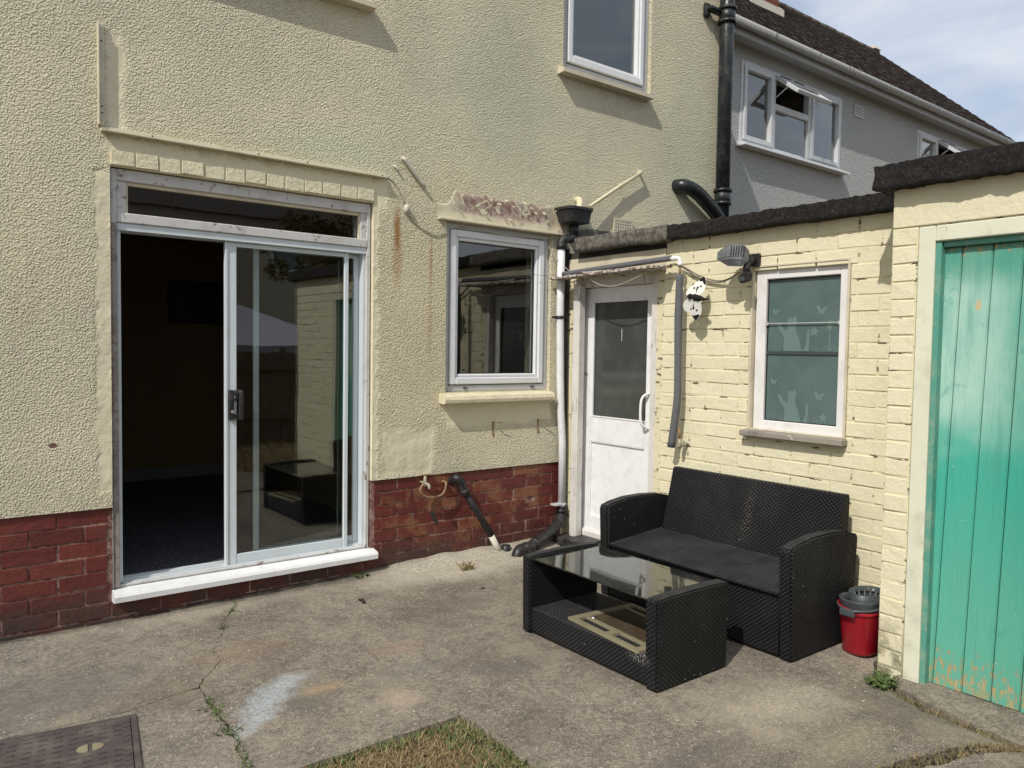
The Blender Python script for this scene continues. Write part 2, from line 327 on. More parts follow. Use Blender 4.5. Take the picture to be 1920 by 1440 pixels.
    MT['foam'] = paint('grey_foam', (0.115, 0.12, 0.128), 0.85, dirt=(0.2, 0.2, 0.2), dirtamt=0.3, bump=0.3)
    MT['greyplastic'] = paint('grey_plastic', (0.055, 0.066, 0.072), 0.38, dirtamt=0.2)
    MT['red'] = paint('red_plastic', (0.34, 0.008, 0.020), 0.3, dirt=(0.25, 0.05, 0.05), dirtamt=0.25, bump=0.05)
    MT['copper'] = paint('aged_copper', (0.25, 0.15, 0.08), 0.5, dirtamt=0.5)
    MT['brass'] = paint('dull_brass', (0.34, 0.30, 0.22), 0.35, dirtamt=0.4)
    MT['mastic'] = paint('pale_filler', (0.62, 0.58, 0.5), 0.8, dirtamt=0.5, bump=0.9)
    MT['cable'] = paint('grey_cable', (0.40, 0.37, 0.29), 0.6, dirtamt=0.4)
    MT['darkcable'] = paint('brown_cable', (0.14, 0.12, 0.09), 0.6)
    MT['dark'] = paint('shadow_gap_board', (0.03, 0.027, 0.024), 0.9, dirtamt=0.2)
    MT['lightbody'] = paint('sun_bleached_black_plastic', (0.10, 0.105, 0.11), 0.4, dirt=(0.26, 0.27, 0.28), dirtamt=0.7, bump=0.2, dscale=16)
    MT['bflywhite'] = paint('white_enamel', (0.78, 0.78, 0.74), 0.35, dirtamt=0.15)
    MT['bflyblack'] = paint('black_enamel', (0.012, 0.011, 0.013), 0.75, spec=0.15, dirtamt=0.05)
    MT['slabiron'] = paint('cast_iron_cover', (0.078, 0.064, 0.062), 0.62, dirt=(0.24, 0.22, 0.18), dirtamt=0.5, bump=0.5, dscale=9, bscale=120)
    MT['tan'] = paint('beige_plastic', (0.27, 0.24, 0.155), 0.5, dirtamt=0.5, dirt=(0.15, 0.12, 0.07))
    MT['mesh'] = paint('brown_mesh', (0.06, 0.042, 0.022), 0.7, dirtamt=0.4)
    MT['decal'] = paint('frosted_film_print', (0.135, 0.20, 0.19), 0.5, dirtamt=0.1, bump=0.02)
    MT['curtain'] = paint('net_curtain', (0.035, 0.05, 0.085), 0.9, dirtamt=0.1)
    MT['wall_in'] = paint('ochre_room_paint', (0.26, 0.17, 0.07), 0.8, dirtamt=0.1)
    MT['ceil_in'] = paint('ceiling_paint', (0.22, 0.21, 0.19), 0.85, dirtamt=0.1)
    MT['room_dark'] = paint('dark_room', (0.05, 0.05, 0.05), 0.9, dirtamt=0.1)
    MT['carpet'] = paint('charcoal_carpet', (0.03, 0.03, 0.038), 0.95, dirt=(0.36, 0.36, 0.40), dirtamt=0.9, dscale=170, bump=0.9, bscale=300)
    MT['fencewood'] = paint('brown_fence_timber', (0.16, 0.13, 0.095), 0.85, dirtamt=0.5, dirt=(0.06, 0.05, 0.035), bump=0.4)
    MT['bark'] = paint('bark', (0.10, 0.08, 0.06), 0.9, dirtamt=0.5, bump=0.9)
    MT['canvas'] = paint('white_canvas', (0.42, 0.40, 0.45), 0.8, dirtamt=0.1)
    MT['farwall'] = paint('far_cream_render', (0.52, 0.47, 0.36), 0.85, dirtamt=0.2)
    # teal paint with worn yellow undercoat
    n = NT('teal_door_paint')
    x, y, z = n.xyz()
    oi = n.new('ShaderNodeObjectInfo').outputs['Random']
    fade = n.rng(n.math('ADD', z, n.math('MULTIPLY', n.noise(2.5, 4), 0.5)), 1.12, 1.40)
    c = n.mix(fade, (0.06, 0.40, 0.305), (0.38, 0.60, 0.51))
    c = n.mix(n.rng(n.noise(5, 5, 0.6, vec=n.scale(n.pos, (1, 1, 0.45))), 0.4, 0.7, 0, 0.6), c, (0.09, 0.37, 0.28))
    c = n.mix(n.rng(y, -2.75, -3.02, 0, 0.55), c, (0.03, 0.30, 0.22))
    c = n.mix(n.rng(z, 0.05, 0.9, 0.5, 0), c, (0.17, 0.44, 0.32))
    top = n.rng(n.math('ADD', z, n.math('MULTIPLY', n.noise(8, 4), 0.12)), 1.66, 1.80)
    c = n.mix(n.math('MULTIPLY', top, 0.7), c, (0.02, 0.26, 0.18))
    zz = n.math('ADD', n.rng(z, 0.25, 0.02, 0, 0.17, smooth=False), n.rng(z, 1.72, 1.79, 0, 0.14))
    wear = n.rng(n.math('ADD', n.noise(60, 8, 0.82, vec=n.scale(n.pos, (1, 1, 0.45))), zz), 0.665, 0.685)
    c = n.mix(wear, c, n.mix(n.noise(30, 3), (0.46, 0.32, 0.11), (0.42, 0.36, 0.22)))
    c = n.mix(n.math('MULTIPLY', n.blob((3.42, -2.78, 1.56), (0.3, 0.014, 0.025), 0.3, 60, 0.3), 1.0), c, (0.55, 0.48, 0.28))
    c = n.mix(n.rng(n.noise(26, 5, 0.65, vec=n.scale(n.pos, (1, 1, 0.06))), 0.52, 0.72, 0, 0.45), c, (0.05, 0.27, 0.21))
    c = n.mix(n.rng(n.noise(9, 6, 0.7, dist=1.5), 0.60, 0.66, 0, 0.35), c, (0.05, 0.30, 0.24))
    sc = n.rng(n.voro(9, n.scale(n.pos, (1, 1, 3))), 0.05, 0.03)
    c = n.mix(sc, c, (0.5, 0.55, 0.5))
    h = n.math('SUBTRACT', n.noise(70, 6, 0.7, vec=n.scale(n.pos, (1, 1, 0.10))), n.math('MULTIPLY', wear, 0.6))
    MT['teal'] = n.done(c, 0.5, 0, n.bump(h, 0.45, 0.006), 0.35)
    n = NT('teal_frame_paint')
    MT['tealedge'] = n.done(n.mix(n.rng(n.noise(14, 6, 0.7), 0.45, 0.7), (0.09, 0.30, 0.23), (0.22, 0.35, 0.26)), 0.5, 0, n.bump(n.noise(40, 5), 0.4, 0.005), 0.4)
    # frosted teal pane
    n = NT('frosted_glass')
    x, y, z = n.xyz()
    c = n.mix(n.rng(n.noise(5, 4), 0.3, 0.7), (0.082, 0.130, 0.127), (0.105, 0.155, 0.15))
    MT['frost'] = n.done(c, 0.22, 0, None, 0.5)
    n = NT('obscured_door_glass')
    x, y, z = n.xyz()
    c = n.mix(n.rng(n.noise(6, 5, 0.6), 0.4, 0.7, 0, 0.5), (0.055, 0.06, 0.056), (0.09, 0.097, 0.09))
    MT['doorglass'] = n.done(c, 0.12, 0, n.bump(n.noise(4, 2), 0.05, 0.02), 0.5)
    # wicker
    n = NT('black_wicker')
    uv = n.new('ShaderNodeUVMap').outputs[0]
    u, v, _ = n.xyz(uv)
    row = n.math('DIVIDE', v, 0.0098); par = n.math('MODULO', n.math('FLOOR', n.math('ADD', row, 1000.0)), 2.0)
    fr = n.math('SUBTRACT', n.math('MULTIPLY', n.math('FRACT', row), 2.0), 1.0)
    prof = n.math('SUBTRACT', 1.0, n.math('MULTIPLY', fr, fr))
    sn = n.math('SINE', n.math('ADD', n.math('MULTIPLY', u, math.pi / 0.0118), n.math('MULTIPLY', par, math.pi)))
    sn = n.rng(sn, -0.9, 0.9, 0.15, 1.0)
    h = n.math('MULTIPLY', n.math('POWER', n.math('MAXIMUM', prof, 0.0), 0.6), sn)
    c = n.mix(h, (0.001, 0.001, 0.001), (0.019, 0.020, 0.023))  # gap shade and strand highlights painted into the weave colour
    dust = n.rng(n.noise(2.4, 5, 0.65), 0.42, 0.72, 0, 0.55)
    c = n.mix(n.math('MULTIPLY', dust, h), c, (0.055, 0.055, 0.057))
    up = n.math('MULTIPLY', n.rng(n.xyz(n.geo.outputs['Normal'])[2], 0.6, 0.95), n.rng(n.noise(7, 5, 0.7), 0.25, 0.75, 0.15, 0.55))
    c = n.mix(up, c, (0.075, 0.075, 0.078))
    m = n.blob((3.45, -1.70, 0.50), (0.2, 0.05, 0.24), 0.6, 18, 0.8)
    c = n.mix(n.math('MULTIPLY', n.math('MULTIPLY', m, h), n.rng(n.noise(90, 4), 0.45, 0.6, 0, .5)), c, (0.16, 0.13, 0.09))
    m = n.blob((2.28, -2.0, 0.115), (0.1, 0.09, 0.04), 0.7, 25, 0.8)
    c = n.mix(n.math('MULTIPLY', m, n.rng(n.noise(120, 4), 0.47, 0.62, 0, .6)), c, (0.42, 0.42, 0.42))
    sp = n.math('MULTIPLY', n.rng(n.voro(26), 0.085, 0.05), n.rng(n.noise(4), 0.5, 0.6))
    c = n.mix(sp, c, (0.4, 0.38, 0.34))
    MT['wicker'] = n.done(c, 0.55, 0, n.bump(h, 1.0, 0.0038), 0.25)
    n = NT('roof_tile')
    ri = n.geo.outputs['Random Per Island']
    c = n.mix(n.rng(n.noise(18, 6, 0.7), 0.4, 0.65), (0.10, 0.085, 0.078), (0.21, 0.185, 0.165))
    c = n.mix(n.math('MULTIPLY', ri, 0.6), c, (0.085, 0.068, 0.062))
    MT['tile'] = n.done(c, 0.9, 0, n.bump(n.noise(50, 5, 0.7), 0.8, 0.01), 0.2)
    n = NT('chimney_brick')
    MT['chimney'] = n.done(n.mix(n.new('ShaderNodeObjectInfo').outputs['Random'], (0.16, 0.06, 0.045), (0.24, 0.10, 0.07)), 0.9, 0, n.bump(n.noise(40, 5), 0.6, 0.01), 0.2)
    # glass panes
    def glass(name, tint, boost, rough=0.0, dust=0.0):
        n = NT(name); n.t.nodes.remove(n.b)
        tr = n.new('ShaderNodeBsdfTransparent'); tr.inputs[0].default_value = tint + (1,)
        gl = n.new('ShaderNodeBsdfGlossy'); gl.inputs['Roughness'].default_value = rough; gl.inputs[0].default_value = (0.95, 0.97, 0.96, 1)
        fr = n.new('ShaderNodeFresnel'); fr.inputs[0].default_value = 1.52
        f = n.math('MULTIPLY', fr.outputs[0], boost)
        f = n.math('MULTIPLY', n.math('MINIMUM', f, 0.97), n.math('SUBTRACT', 1.0, n.geo.outputs['Backfacing']))
        mx = n.new('ShaderNodeMixShader'); n.put(mx.inputs[0], f)
        n.t.links.new(tr.outputs[0], mx.inputs[1]); n.t.links.new(gl.outputs[0], mx.inputs[2]); n.t.links.new(mx.outputs[0], n.out.inputs[0])
        if dust:
            df = n.new('ShaderNodeBsdfDiffuse'); df.inputs[0].default_value = (0.35, 0.34, 0.32, 1); m2 = n.new('ShaderNodeMixShader')
            n.put(m2.inputs[0], n.rng(n.noise(9, 6, 0.7, vec=n.scale(n.pos, (3, 0.8, 1)), dist=0.6), 0.3, 0.75, dust * 0.3, dust * 2.2)); n.t.links.new(mx.outputs[0], m2.inputs[1]); n.t.links.new(df.outputs[0], m2.inputs[2]); n.t.links.new(m2.outputs[0], n.out.inputs[0])
        nb = n.bump(n.noise(1.3, 2, 0.5), 0.03, 0.05); n.put(gl.inputs['Normal'], nb)
        return n.m
    MT['glass'] = glass('window_glass', (0.80, 0.83, 0.82), 2.9)
    MT['tableglass'] = glass('dusty_table_glass', (0.08, 0.08, 0.08), 1.3, 0.04, 0.045)
build_materials()

# ------------------------------------------------------------------ mesh helpers
class MB:
    def __init__(s): s.v = []; s.f = []; s.sm = []
    def add(s, vs, fs, smooth=False):
        b = len(s.v); s.v += [tuple(p) for p in vs]
        s.f += [tuple(b + i for i in f) for f in fs]; s.sm += [smooth] * len(fs)
        return s
    def box(s, a, b, bev=0.0, seg=1, rot=None, jit=0.0):
        a = Vector(a); b = Vector(b)
        lo = Vector(map(min, a, b)); hi = Vector(map(max, a, b)); c = (lo + hi) / 2; d = hi - lo
        bm = bmesh.new(); bmesh.ops.create_cube(bm, size=1.0)
        for v in bm.verts: v.co = Vector((v.co.x * d.x, v.co.y * d.y, v.co.z * d.z))
        if bev > 0:
            bmesh.ops.bevel(bm, geom=bm.edges[:], offset=min(bev, min(d) * 0.45), segments=seg, affect='EDGES', profile=0.5)
        if jit:
            for v in bm.verts: v.co += Vector((U(-jit, jit), U(-jit, jit), U(-jit, jit)))
        if rot: bmesh.ops.rotate(bm, verts=bm.verts, cent=(0, 0, 0), matrix=rot)
        bm.verts.index_update()
        s.add([v.co + c for v in bm.verts], [[v.index for v in f.verts] for f in bm.faces]); bm.free()
        return s
    def prism(s, poly, axis, a, b, smooth=False):
        n = len(poly)
        def P(p, d):
            return {'x': (d, p[0], p[1]), 'y': (p[0], d, p[1]), 'z': (p[0], p[1], d)}[axis]
        vs = [P(p, a) for p in poly] + [P(p, b) for p in poly]
        fs = [list(range(n))[::-1], list(range(n, 2 * n))] + [[i, (i + 1) % n, n + (i + 1) % n, n + i] for i in range(n)]
        return s.add(vs, fs, smooth)
    def tube(s, pts, r, seg=10, smoothpath=0, caps=True):
        P = [Vector(p) for p in pts]; rr = r if isinstance(r, (list, tuple)) else [r] * len(P)
        if smoothpath:
            Q = []; R2 = []
            for i in range(len(P) - 1):
                p0 = P[max(i - 1, 0)]; p1 = P[i]; p2 = P[i + 1]; p3 = P[min(i + 2, len(P) - 1)]
                for k in range(smoothpath):
                    t = k / smoothpath
                    Q.append(0.5 * ((2 * p1) + (p2 - p0) * t + (2 * p0 - 5 * p1 + 4 * p2 - p3) * t * t + (3 * p1 - p0 - 3 * p2 + p3) * t ** 3)); R2.append(rr[i] * (1 - t) + rr[i + 1] * t)
            Q.append(P[-1]); R2.append(rr[-1]); P = Q; rr = R2
        T = [(P[min(i + 1, len(P) - 1)] - P[max(i - 1, 0)]).normalized() for i in range(len(P))]
        up = Vector((0, 0, 1)) if abs(T[0].z) < 0.9 else Vector((1, 0, 0))
        nrm = T[0].cross(up).normalized(); vs = []
        for i, p in enumerate(P):
            nrm = (nrm - T[i] * nrm.dot(T[i])).normalized(); bn = T[i].cross(nrm)
            for k in range(seg):
                a = 2 * math.pi * k / seg; vs.append(p + (nrm * math.cos(a) + bn * math.sin(a)) * rr[i])
        fs = [[i * seg + k, i * seg + (k + 1) % seg, (i + 1) * seg + (k + 1) % seg, (i + 1) * seg + k] for i in range(len(P) - 1) for k in range(seg)]
        s.add(vs, fs, True)
        if caps:
            b = len(s.v) - len(vs); m = (len(P) - 1) * seg
            s.f += [tuple(b + k for k in range(seg))[::-1], tuple(b + m + k for k in range(seg))]; s.sm += [False, False]
        return s
    def lathe(s, prof, c, seg=24, sx=1.0, sy=1.0):
        vs = [(c[0] + r * math.cos(2 * math.pi * k / seg) * sx, c[1] + r * math.sin(2 * math.pi * k / seg) * sy, c[2] + z) for r, z in prof for k in range(seg)]
        fs = [[i * seg + k, i * seg + (k + 1) % seg, (i + 1) * seg + (k + 1) % seg, (i + 1) * seg + k] for i in range(len(prof) - 1) for k in range(seg)]
        return s.add(vs, fs, True)
    def mesh(s, name, uv=False):
        me = bpy.data.meshes.new(name); me.from_pydata([tuple(p) for p in s.v], [], s.f)
        me.polygons.foreach_set('use_smooth', s.sm)
        bm = bmesh.new(); bm.from_mesh(me); bmesh.ops.recalc_face_normals(bm, faces=bm.faces); bm.to_mesh(me); bm.free()
        if uv:
            L = me.uv_layers.new(name='UVMap')
            for p in me.polygons:
                n = p.normal; ax = max(range(3), key=lambda i: abs(n[i]))
                for li in p.loop_indices:
                    c = me.vertices[me.loops[li].vertex_index].co
                    L.data[li].uv = (c.y, c.z) if ax == 0 else (c.x, c.z) if ax == 1 else (c.y, c.x)
        return me
    def build(s, name, mat, parent=None, uv=False):
        me = s.mesh(name, uv); me.materials.append(MT[mat]); return link(name, me, parent)

def link(name, me, parent=None):
    o = bpy.data.objects.new(name, me); S.collection.objects.link(o)
    if parent:
        o.parent = parent
        if parent.type == 'EMPTY': o.matrix_parent_inverse = Matrix.Translation(-Vector(parent.location))
    return o
def thing(name, loc, label, cat, group=None):
    o = bpy.data.objects.new(name, None); S.collection.objects.link(o); o.location = loc; o.empty_display_size = 0.1
    return tag(o, label, cat, group)
def tag(o, label, cat, group=None):
    o['label'] = label; o['category'] = cat
    if group: o['group'] = group
    return o
def structure(o): o['kind'] = 'structure'; return o
def stuff(o): o['kind'] = 'stuff'; return o

def holes_wall(mb, u0, u1, w0, w1, holes, place, d0, d1):
    us = sorted({u0, u1, *[h[0] for h in holes], *[h[1] for h in holes]}); ws = sorted({w0, w1, *[h[2] for h in holes], *[h[3] for h in holes]})
    us = [u for u in us if u0 <= u <= u1]; ws = [w for w in ws if w0 <= w <= w1]
    solid = {}
    for i in range(len(us) - 1):
        for j in range(len(ws) - 1):
            cu = (us[i] + us[i + 1]) / 2; cw = (ws[j] + ws[j + 1]) / 2
            solid[i, j] = not any(h[0] < cu < h[1] and h[2] < cw < h[3] for h in holes)
    idx = {}
    vs = []
    def V(i, j, d):
        if (i, j, d) not in idx: idx[i, j, d] = len(vs); vs.append(place(us[i], ws[j], d))
        return idx[i, j, d]
    fs = []
    for (i, j), ok in solid.items():
        if not ok: continue
        fs.append([V(i, j, d0), V(i + 1, j, d0), V(i + 1, j + 1, d0), V(i, j + 1, d0)])
        fs.append([V(i, j, d1), V(i, j + 1, d1), V(i + 1, j + 1, d1), V(i + 1, j, d1)])
        for di, dj, e in ((-1, 0, ((i, j), (i, j + 1))), (1, 0, ((i + 1, j), (i + 1, j + 1))), (0, -1, ((i, j), (i + 1, j))), (0, 1, ((i, j + 1), (i + 1, j + 1)))):
            if not solid.get((i + di, j + dj), False):
                a, b = e; fs.append([V(*a, d0), V(*b, d0), V(*b, d1), V(*a, d1)])
    mb.add(vs, fs); return mb
PX = lambda u, w, d: (u, d, w)     # wall parallel to the house wall
PY = lambda u, w, d: (d, u, w)     # wall parallel to the outhouse wall
def ring(mb, u0, u1, w0, w1, t, place, d0, d1, bev=0.004):
    tl, tr, tb, tt = t if isinstance(t, tuple) else (t, t, t, t)
    for a, b in (((u0, w0), (u0 + tl, w1)), ((u1 - tr, w0), (u1, w1)), ((u0 + tl, w0), (u1 - tr, w0 + tb)), ((u0 + tl, w1 - tt), (u1 - tr, w1))):
        mb.box(place(a[0], a[1], d0), place(b[0], b[1], d1), bev)
    return mb

# shared brick meshes
BR = {}
def brick_mesh(length, height, depth, mat, axis, var):
    key = (round(length, 3), round(height, 3), mat, axis, var, depth)
    if key not in BR:
        mb = MB(); h = height / 2; l = length / 2
        if axis == 'x': mb.box((-l, 0, -h), (l, depth, h), 0.0032, 2, jit=0.0012)
        else: mb.box((0, -l, -h), (depth, l, h), 0.0032, 2, jit=0.0012)
        me = mb.mesh('brick'); me.materials.append(MT[mat]); BR[key] = me
    return BR[key]
def lay_bricks(parent, u0, u1, w0, w1, course, pitch, holes, mat, axis, face, depth=0.02, joint=0.008, limit=300, phase=0.0, proud=0.0025):
    cnt = 0; rows = int(round((w1 - w0) / course)); extra = MB()
    for r in range(rows):
        z0 = w0 + r * course; zc = z0 + course / 2
        segs = [(u0, u1)]
        for h in holes:
            if h[2] < zc < h[3]:
                ns = []
                for a, b in segs:
                    if h[1] <= a or h[0] >= b: ns.append((a, b)); continue
                    if h[0] > a: ns.append((a, h[0]))
                    if h[1] < b: ns.append((h[1], b))
                segs = ns
        off = u0 + phase - (pitch / 2 if r % 2 else 0) - pitch
        k = 0
        while off + k * pitch < u1:
            p0 = off + k * pitch + U(-0.003, 0.003); p1 = off + (k + 1) * pitch - joint; k += 1
            for a, b in segs:
                q0 = max(p0, a + 0.003); q1 = min(p1, b - 0.003)
                if q1 - q0 < 0.025: continue
                ln = round(q1 - q0, 2) if q1 - q0 < 0.205 else 0.215 if pitch > 0.2 else round(q1 - q0, 3)
                me = brick_mesh(ln, course - joint, depth, mat, axis, RND.randrange(7))
                fp = face + U(-proud, proud)
                c = (q0 + q1) / 2
                loc = Vector((c, fp, zc + U(-0.0015, 0.0015))) if axis == 'x' else Vector((fp, c, zc + U(-0.0015, 0.0015)))
                if cnt < limit:
                    o = bpy.data.objects.new('brick', me); S.collection.objects.link(o); o.parent = parent
                    o.location = loc - Vector(parent.location); o.rotation_euler = (U(-.012, .012), U(-.012, .012), U(-.012, .012))
                    cnt += 1
                else:
                    extra.add([v.co + loc for v in me.vertices], [list(p.vertices) for p in me.polygons])
    if extra.v:
        stuff(extra.build('brick_courses', mat, parent))
    return cnt

# ------------------------------------------------------------------ ground
def gz(x, y):
    t = max(0, min(1, (-y - 2.15) / 0.6)) * max(0, min(1, (x - 2.85) / 0.45))
    return -0.075 * t * t * (3 - 2 * t) + 0.006 * noise.noise(Vector((x * 1.3, y * 1.3, 0)))
def jag(pts, step=0.035, amp=0.006, seed=0):
    out = []
    for i in range(len(pts) - 1):
        a = Vector(pts[i]); b = Vector(pts[i + 1]); n = max(1, int((b - a).length / step)); t = (b - a).normalized(); nn = Vector((-t.y, t.x))
        for k in range(n):
            p = a.lerp(b, k / n)
            out.append(p + nn * amp * (noise.noise(Vector((p.x * 22, p.y * 22, seed))) * 1.6 if k else 0))
    out.append(Vector(pts[-1])); return out
def slab(poly, name='patio_slab', mat='concrete', zf=gz, depth=0.09, step=0.18, lift=0.0):
    P = [Vector(p[:2]) for p in poly]; n = len(P)
    xs = [p.x for p in P]; ys = [p.y for p in P]
    def inside(q):
        c = False; j = n - 1
        for i in range(n):
            if (P[i].y > q.y) != (P[j].y > q.y) and q.x < (P[j].x - P[i].x) * (q.y - P[i].y) / (P[j].y - P[i].y) + P[i].x: c = not c
            j = i
        return c
    pts = list(P); x = min(xs)
    while x < max(xs):
        y = min(ys)
        while y < max(ys):
            q = Vector((x + U(-.01, .01), y + U(-.01, .01)))
            if inside(q) and min((q - p).length for p in P) > 0.03: pts.append(q)
            y += step
        x += step
    vo, eo, fo, *_ = delaunay_2d_cdt(pts, [(i, (i + 1) % n) for i in range(n)], [list(range(n))], 1, 1e-5)
    mb = MB(); mb.add([(v.x, v.y, zf(v.x, v.y) + lift) for v in vo], [list(f) for f in fo])
    mb.add([(p.x, p.y, zf(p.x, p.y) + lift) for p in P] + [(p.x, p.y, zf(p.x, p.y) - depth) for p in P], [[i, (i + 1) % n, n + (i + 1) % n, n + i] for i in range(n)])
    return structure(mb.build(name, mat))
crack = [(1.332, 0.02), (1.30, -0.12), (1.19, -0.28), (1.145, -0.42), (1.04, -0.62), (1.02, -0.78), (0.935, -0.90), (0.869, -1.0), (0.862, -1.10), (0.857, -1.22), (0.85, -1.48), (0.824, -1.70), (0.80, -1.79)]
cj = jag(crack, 0.02, 0.016)
g = 0.0016
def shift(pts, d):
    out = []
    for i, p in enumerate(pts):
        t = (pts[min(i + 1, len(pts) - 1)] - pts[max(i - 1, 0)]).normalized()
        w = d * (1.0 + 1.6 * max(0, noise.noise(Vector((p.x * 9, p.y * 9, 3)))) + (0.9 if p.y < -1.15 else 0))
        out.append(p + Vector((-t.y, t.x)) * w)
    return out
cR = shift(cj, g); cL = shift(cj, -g)     # heading towards -y the left normal is +x
joint = jag([(0.869, -1.0), (0.60, -1.06), (0.30, -1.03), (-0.6, -0.97), (-2.4, -0.8)], 0.04, 0.006, 5)
iL = min(range(len(cL)), key=lambda i: (cL[i] - Vector((0.869, -1.0))).length)
lawn_edge_l = jag([(0.80, -1.79), (0.2, -1.785), (-2.4, -1.74)], 0.05, 0.008, 8)
slab(list(cL[:iL + 1]) + [p + Vector((0, 0.002)) for p in joint[1:]] + [Vector((-2.4, 0.02))], step=0.2)
slab([p - Vector((0, 0.002)) for p in joint[1:]][::-1] + list(cL[iL + 1:]) + lawn_edge_l[1:], step=0.2)
edgeT = jag([(0.81, -1.79), (0.953, -1.789), (1.2, -1.80), (1.57, -1.80)], 0.04, 0.01, 9)
edgeR = jag([(1.57, -1.80), (1.575, -1.95), (1.56, -2.235), (1.57, -3.0), (1.60, -3.45)], 0.04, 0.014, 4)
dirt = jag([(1.60, -3.45), (1.9, -2.93), (2.477, -2.90), (2.79, -2.985), (3.05, -3.09)], 0.04, 0.012, 2)
side = jag([(3.05, -3.09), (3.12, -2.86), (3.18, -2.62), (3.24, -2.5), (3.40, -2.42)], 0.03, 0.012, 6)
slab(list(cR)[::-1][::1] and (list(cR) + edgeT[1:] + edgeR[1:] + dirt[1:] + side[1:] + [Vector((3.66, -2.42)), Vector((3.66, 0.02))]), step=0.2)
low = lambda x, y: -0.045 - 0.02 * max(0, min(1, (x - 2.5) / 0.6))
slab(jag([(1.64, -3.47), (1.95, -2.985), (2.48, -2.965), (2.78, -3.05), (3.06, -3.16)], 0.04, 0.01, 3) + [Vector((3.10, -3.3)), Vector((3.10, -4.2)), Vector((1.64, -4.2))], zf=lambda x, y: gz(x, y) + 0.003, step=0.2)
# ledge along the foot of the shed door
slab(jag([(3.11, -3.3), (3.16, -3.0), (3.21, -2.75), (3.27, -2.58), (3.41, -2.49)], 0.03, 0.008, 7) + [Vector((3.5, -2.49)), Vector((3.5, -4.1)), Vector((3.11, -4.1))], zf=lambda x, y: -0.052, depth=0.1, step=0.3)
# earth under everything, out to the horizon
mb = MB(); G = 60
vs = []; fs = []
def gsz(i): 
    t = (i / G) * 2 - 1; return math.copysign(abs(t) ** 3 * 600, t)
for i in range(G + 1):
    for j in range(G + 1): vs.append((gsz(i), gsz(j) - 2, -0.13))
for i in range(G):
    for j in range(G): fs.append([i * (G + 1) + j, (i + 1) * (G + 1) + j, (i + 1) * (G + 1) + j + 1, i * (G + 1) + j + 1])
mb.add(vs, fs); structure(mb.build('ground', 'soil'))
# raised turf bed
def lz(x, y): return -0.014 + 0.012 * noise.noise(Vector((x * 4, y * 4, 1))) + 0.006 * noise.noise(Vector((x * 19, y * 19, 1)))
mb = MB(); nx, ny = 140, 90
def gx(i): return -2.6 + (8.6 + 2.6) * i / nx
def gy(j): return -1.70 - 5.1 * (j / ny)
mb.add([(gx(i), gy(j), lz(gx(i), gy(j)) if not (gx(i) > 1.55 and gy(j) > -4.25) else -0.16) for i in range(nx + 1) for j in range(ny + 1)],
       [[i * (ny + 1) + j, (i + 1) * (ny + 1) + j, (i + 1) * (ny + 1) + j + 1, i * (ny + 1) + j + 1] for i in range(nx) for j in range(ny)], True)
structure(mb.build('lawn_soil', 'soil'))
def blades(name, n, area, hz, wid, lean, mat, ok=lambda x, y: True, zf=lz, flat=0.45, seed=1):
    r = random.Random(seed); vs = []; fs = []
    while n > 0:
        x = r.uniform(area[0], area[1]); y = r.uniform(area[2], area[3]); n -= 1
        if not ok(x, y): continue
        a = r.uniform(0, 6.283); h = r.uniform(*hz); w = wid * r.uniform(0.6, 1.4); ln = h * lean * r.uniform(0.3, 1.6)
        if r.random() < flat: ln = h * 1.3; h *= 0.15
        z = zf(x, y); dx = math.cos(a); dy = math.sin(a); px = -dy * w; py = dx * w; b = len(vs)
        vs += [(x - px, y - py, z), (x + px, y + py, z), (x + dx * ln * .45 + px * .7, y + dy * ln * .45 + py * .7, z + h * .65), (x + dx * ln * .45 - px * .7, y + dy * ln * .45 - py * .7, z + h * .65), (x + dx * ln, y + dy * ln, z + h)]
        fs += [(b, b + 1, b + 2, b + 3), (b + 3, b + 2, b + 4)]
    me = bpy.data.meshes.new(name); me.from_pydata(vs, [], fs); me.materials.append(MT[mat]); return link(name, me)
def in_lawn(x, y): return x < 1.57 or y < -3.5
def gpatch(x, y): return noise.noise(Vector((x * 5.5, y * 5.5, 4))) > 0.02 or y > -1.85 - 0.05 * noise.noise(Vector((x * 9, 0, 0))) and noise.noise(Vector((x * 6, 3, 0))) > -.15 or x > 1.47
stf = blades('dry_grass', 24000, (0.6, 1.575, -2.75, -1.80), (0.008, 0.028), 0.0009, 1.6, 'straw', in_lawn, seed=2, flat=0.65)
tag(stuff(stf), 'dry straw coloured grass of the lawn corner beside the concrete', 'grass')
stf = blades('green_grass', 9500, (0.6, 1.575, -2.75, -1.80), (0.008, 0.030), 0.003, 0.9, 'green_blade', lambda x, y: in_lawn(x, y) and gpatch(x, y), seed=3, flat=0.5)
tag(stuff(stf), 'green clover and grass tufts growing among the dry lawn grass', 'grass')
stf = blades('yard_grass', 30000, (-2.4, 6.5, -6.6, -1.85), (0.02, 0.06), 0.0035, 1.0, 'straw', lambda x, y: (x < 1.57 or y < -4.2) and not (0.6 < x < 1.58 and y > -2.75), seed=4)
tag(stuff(stf), 'sparse dry grass of the rest of the back lawn', 'grass')

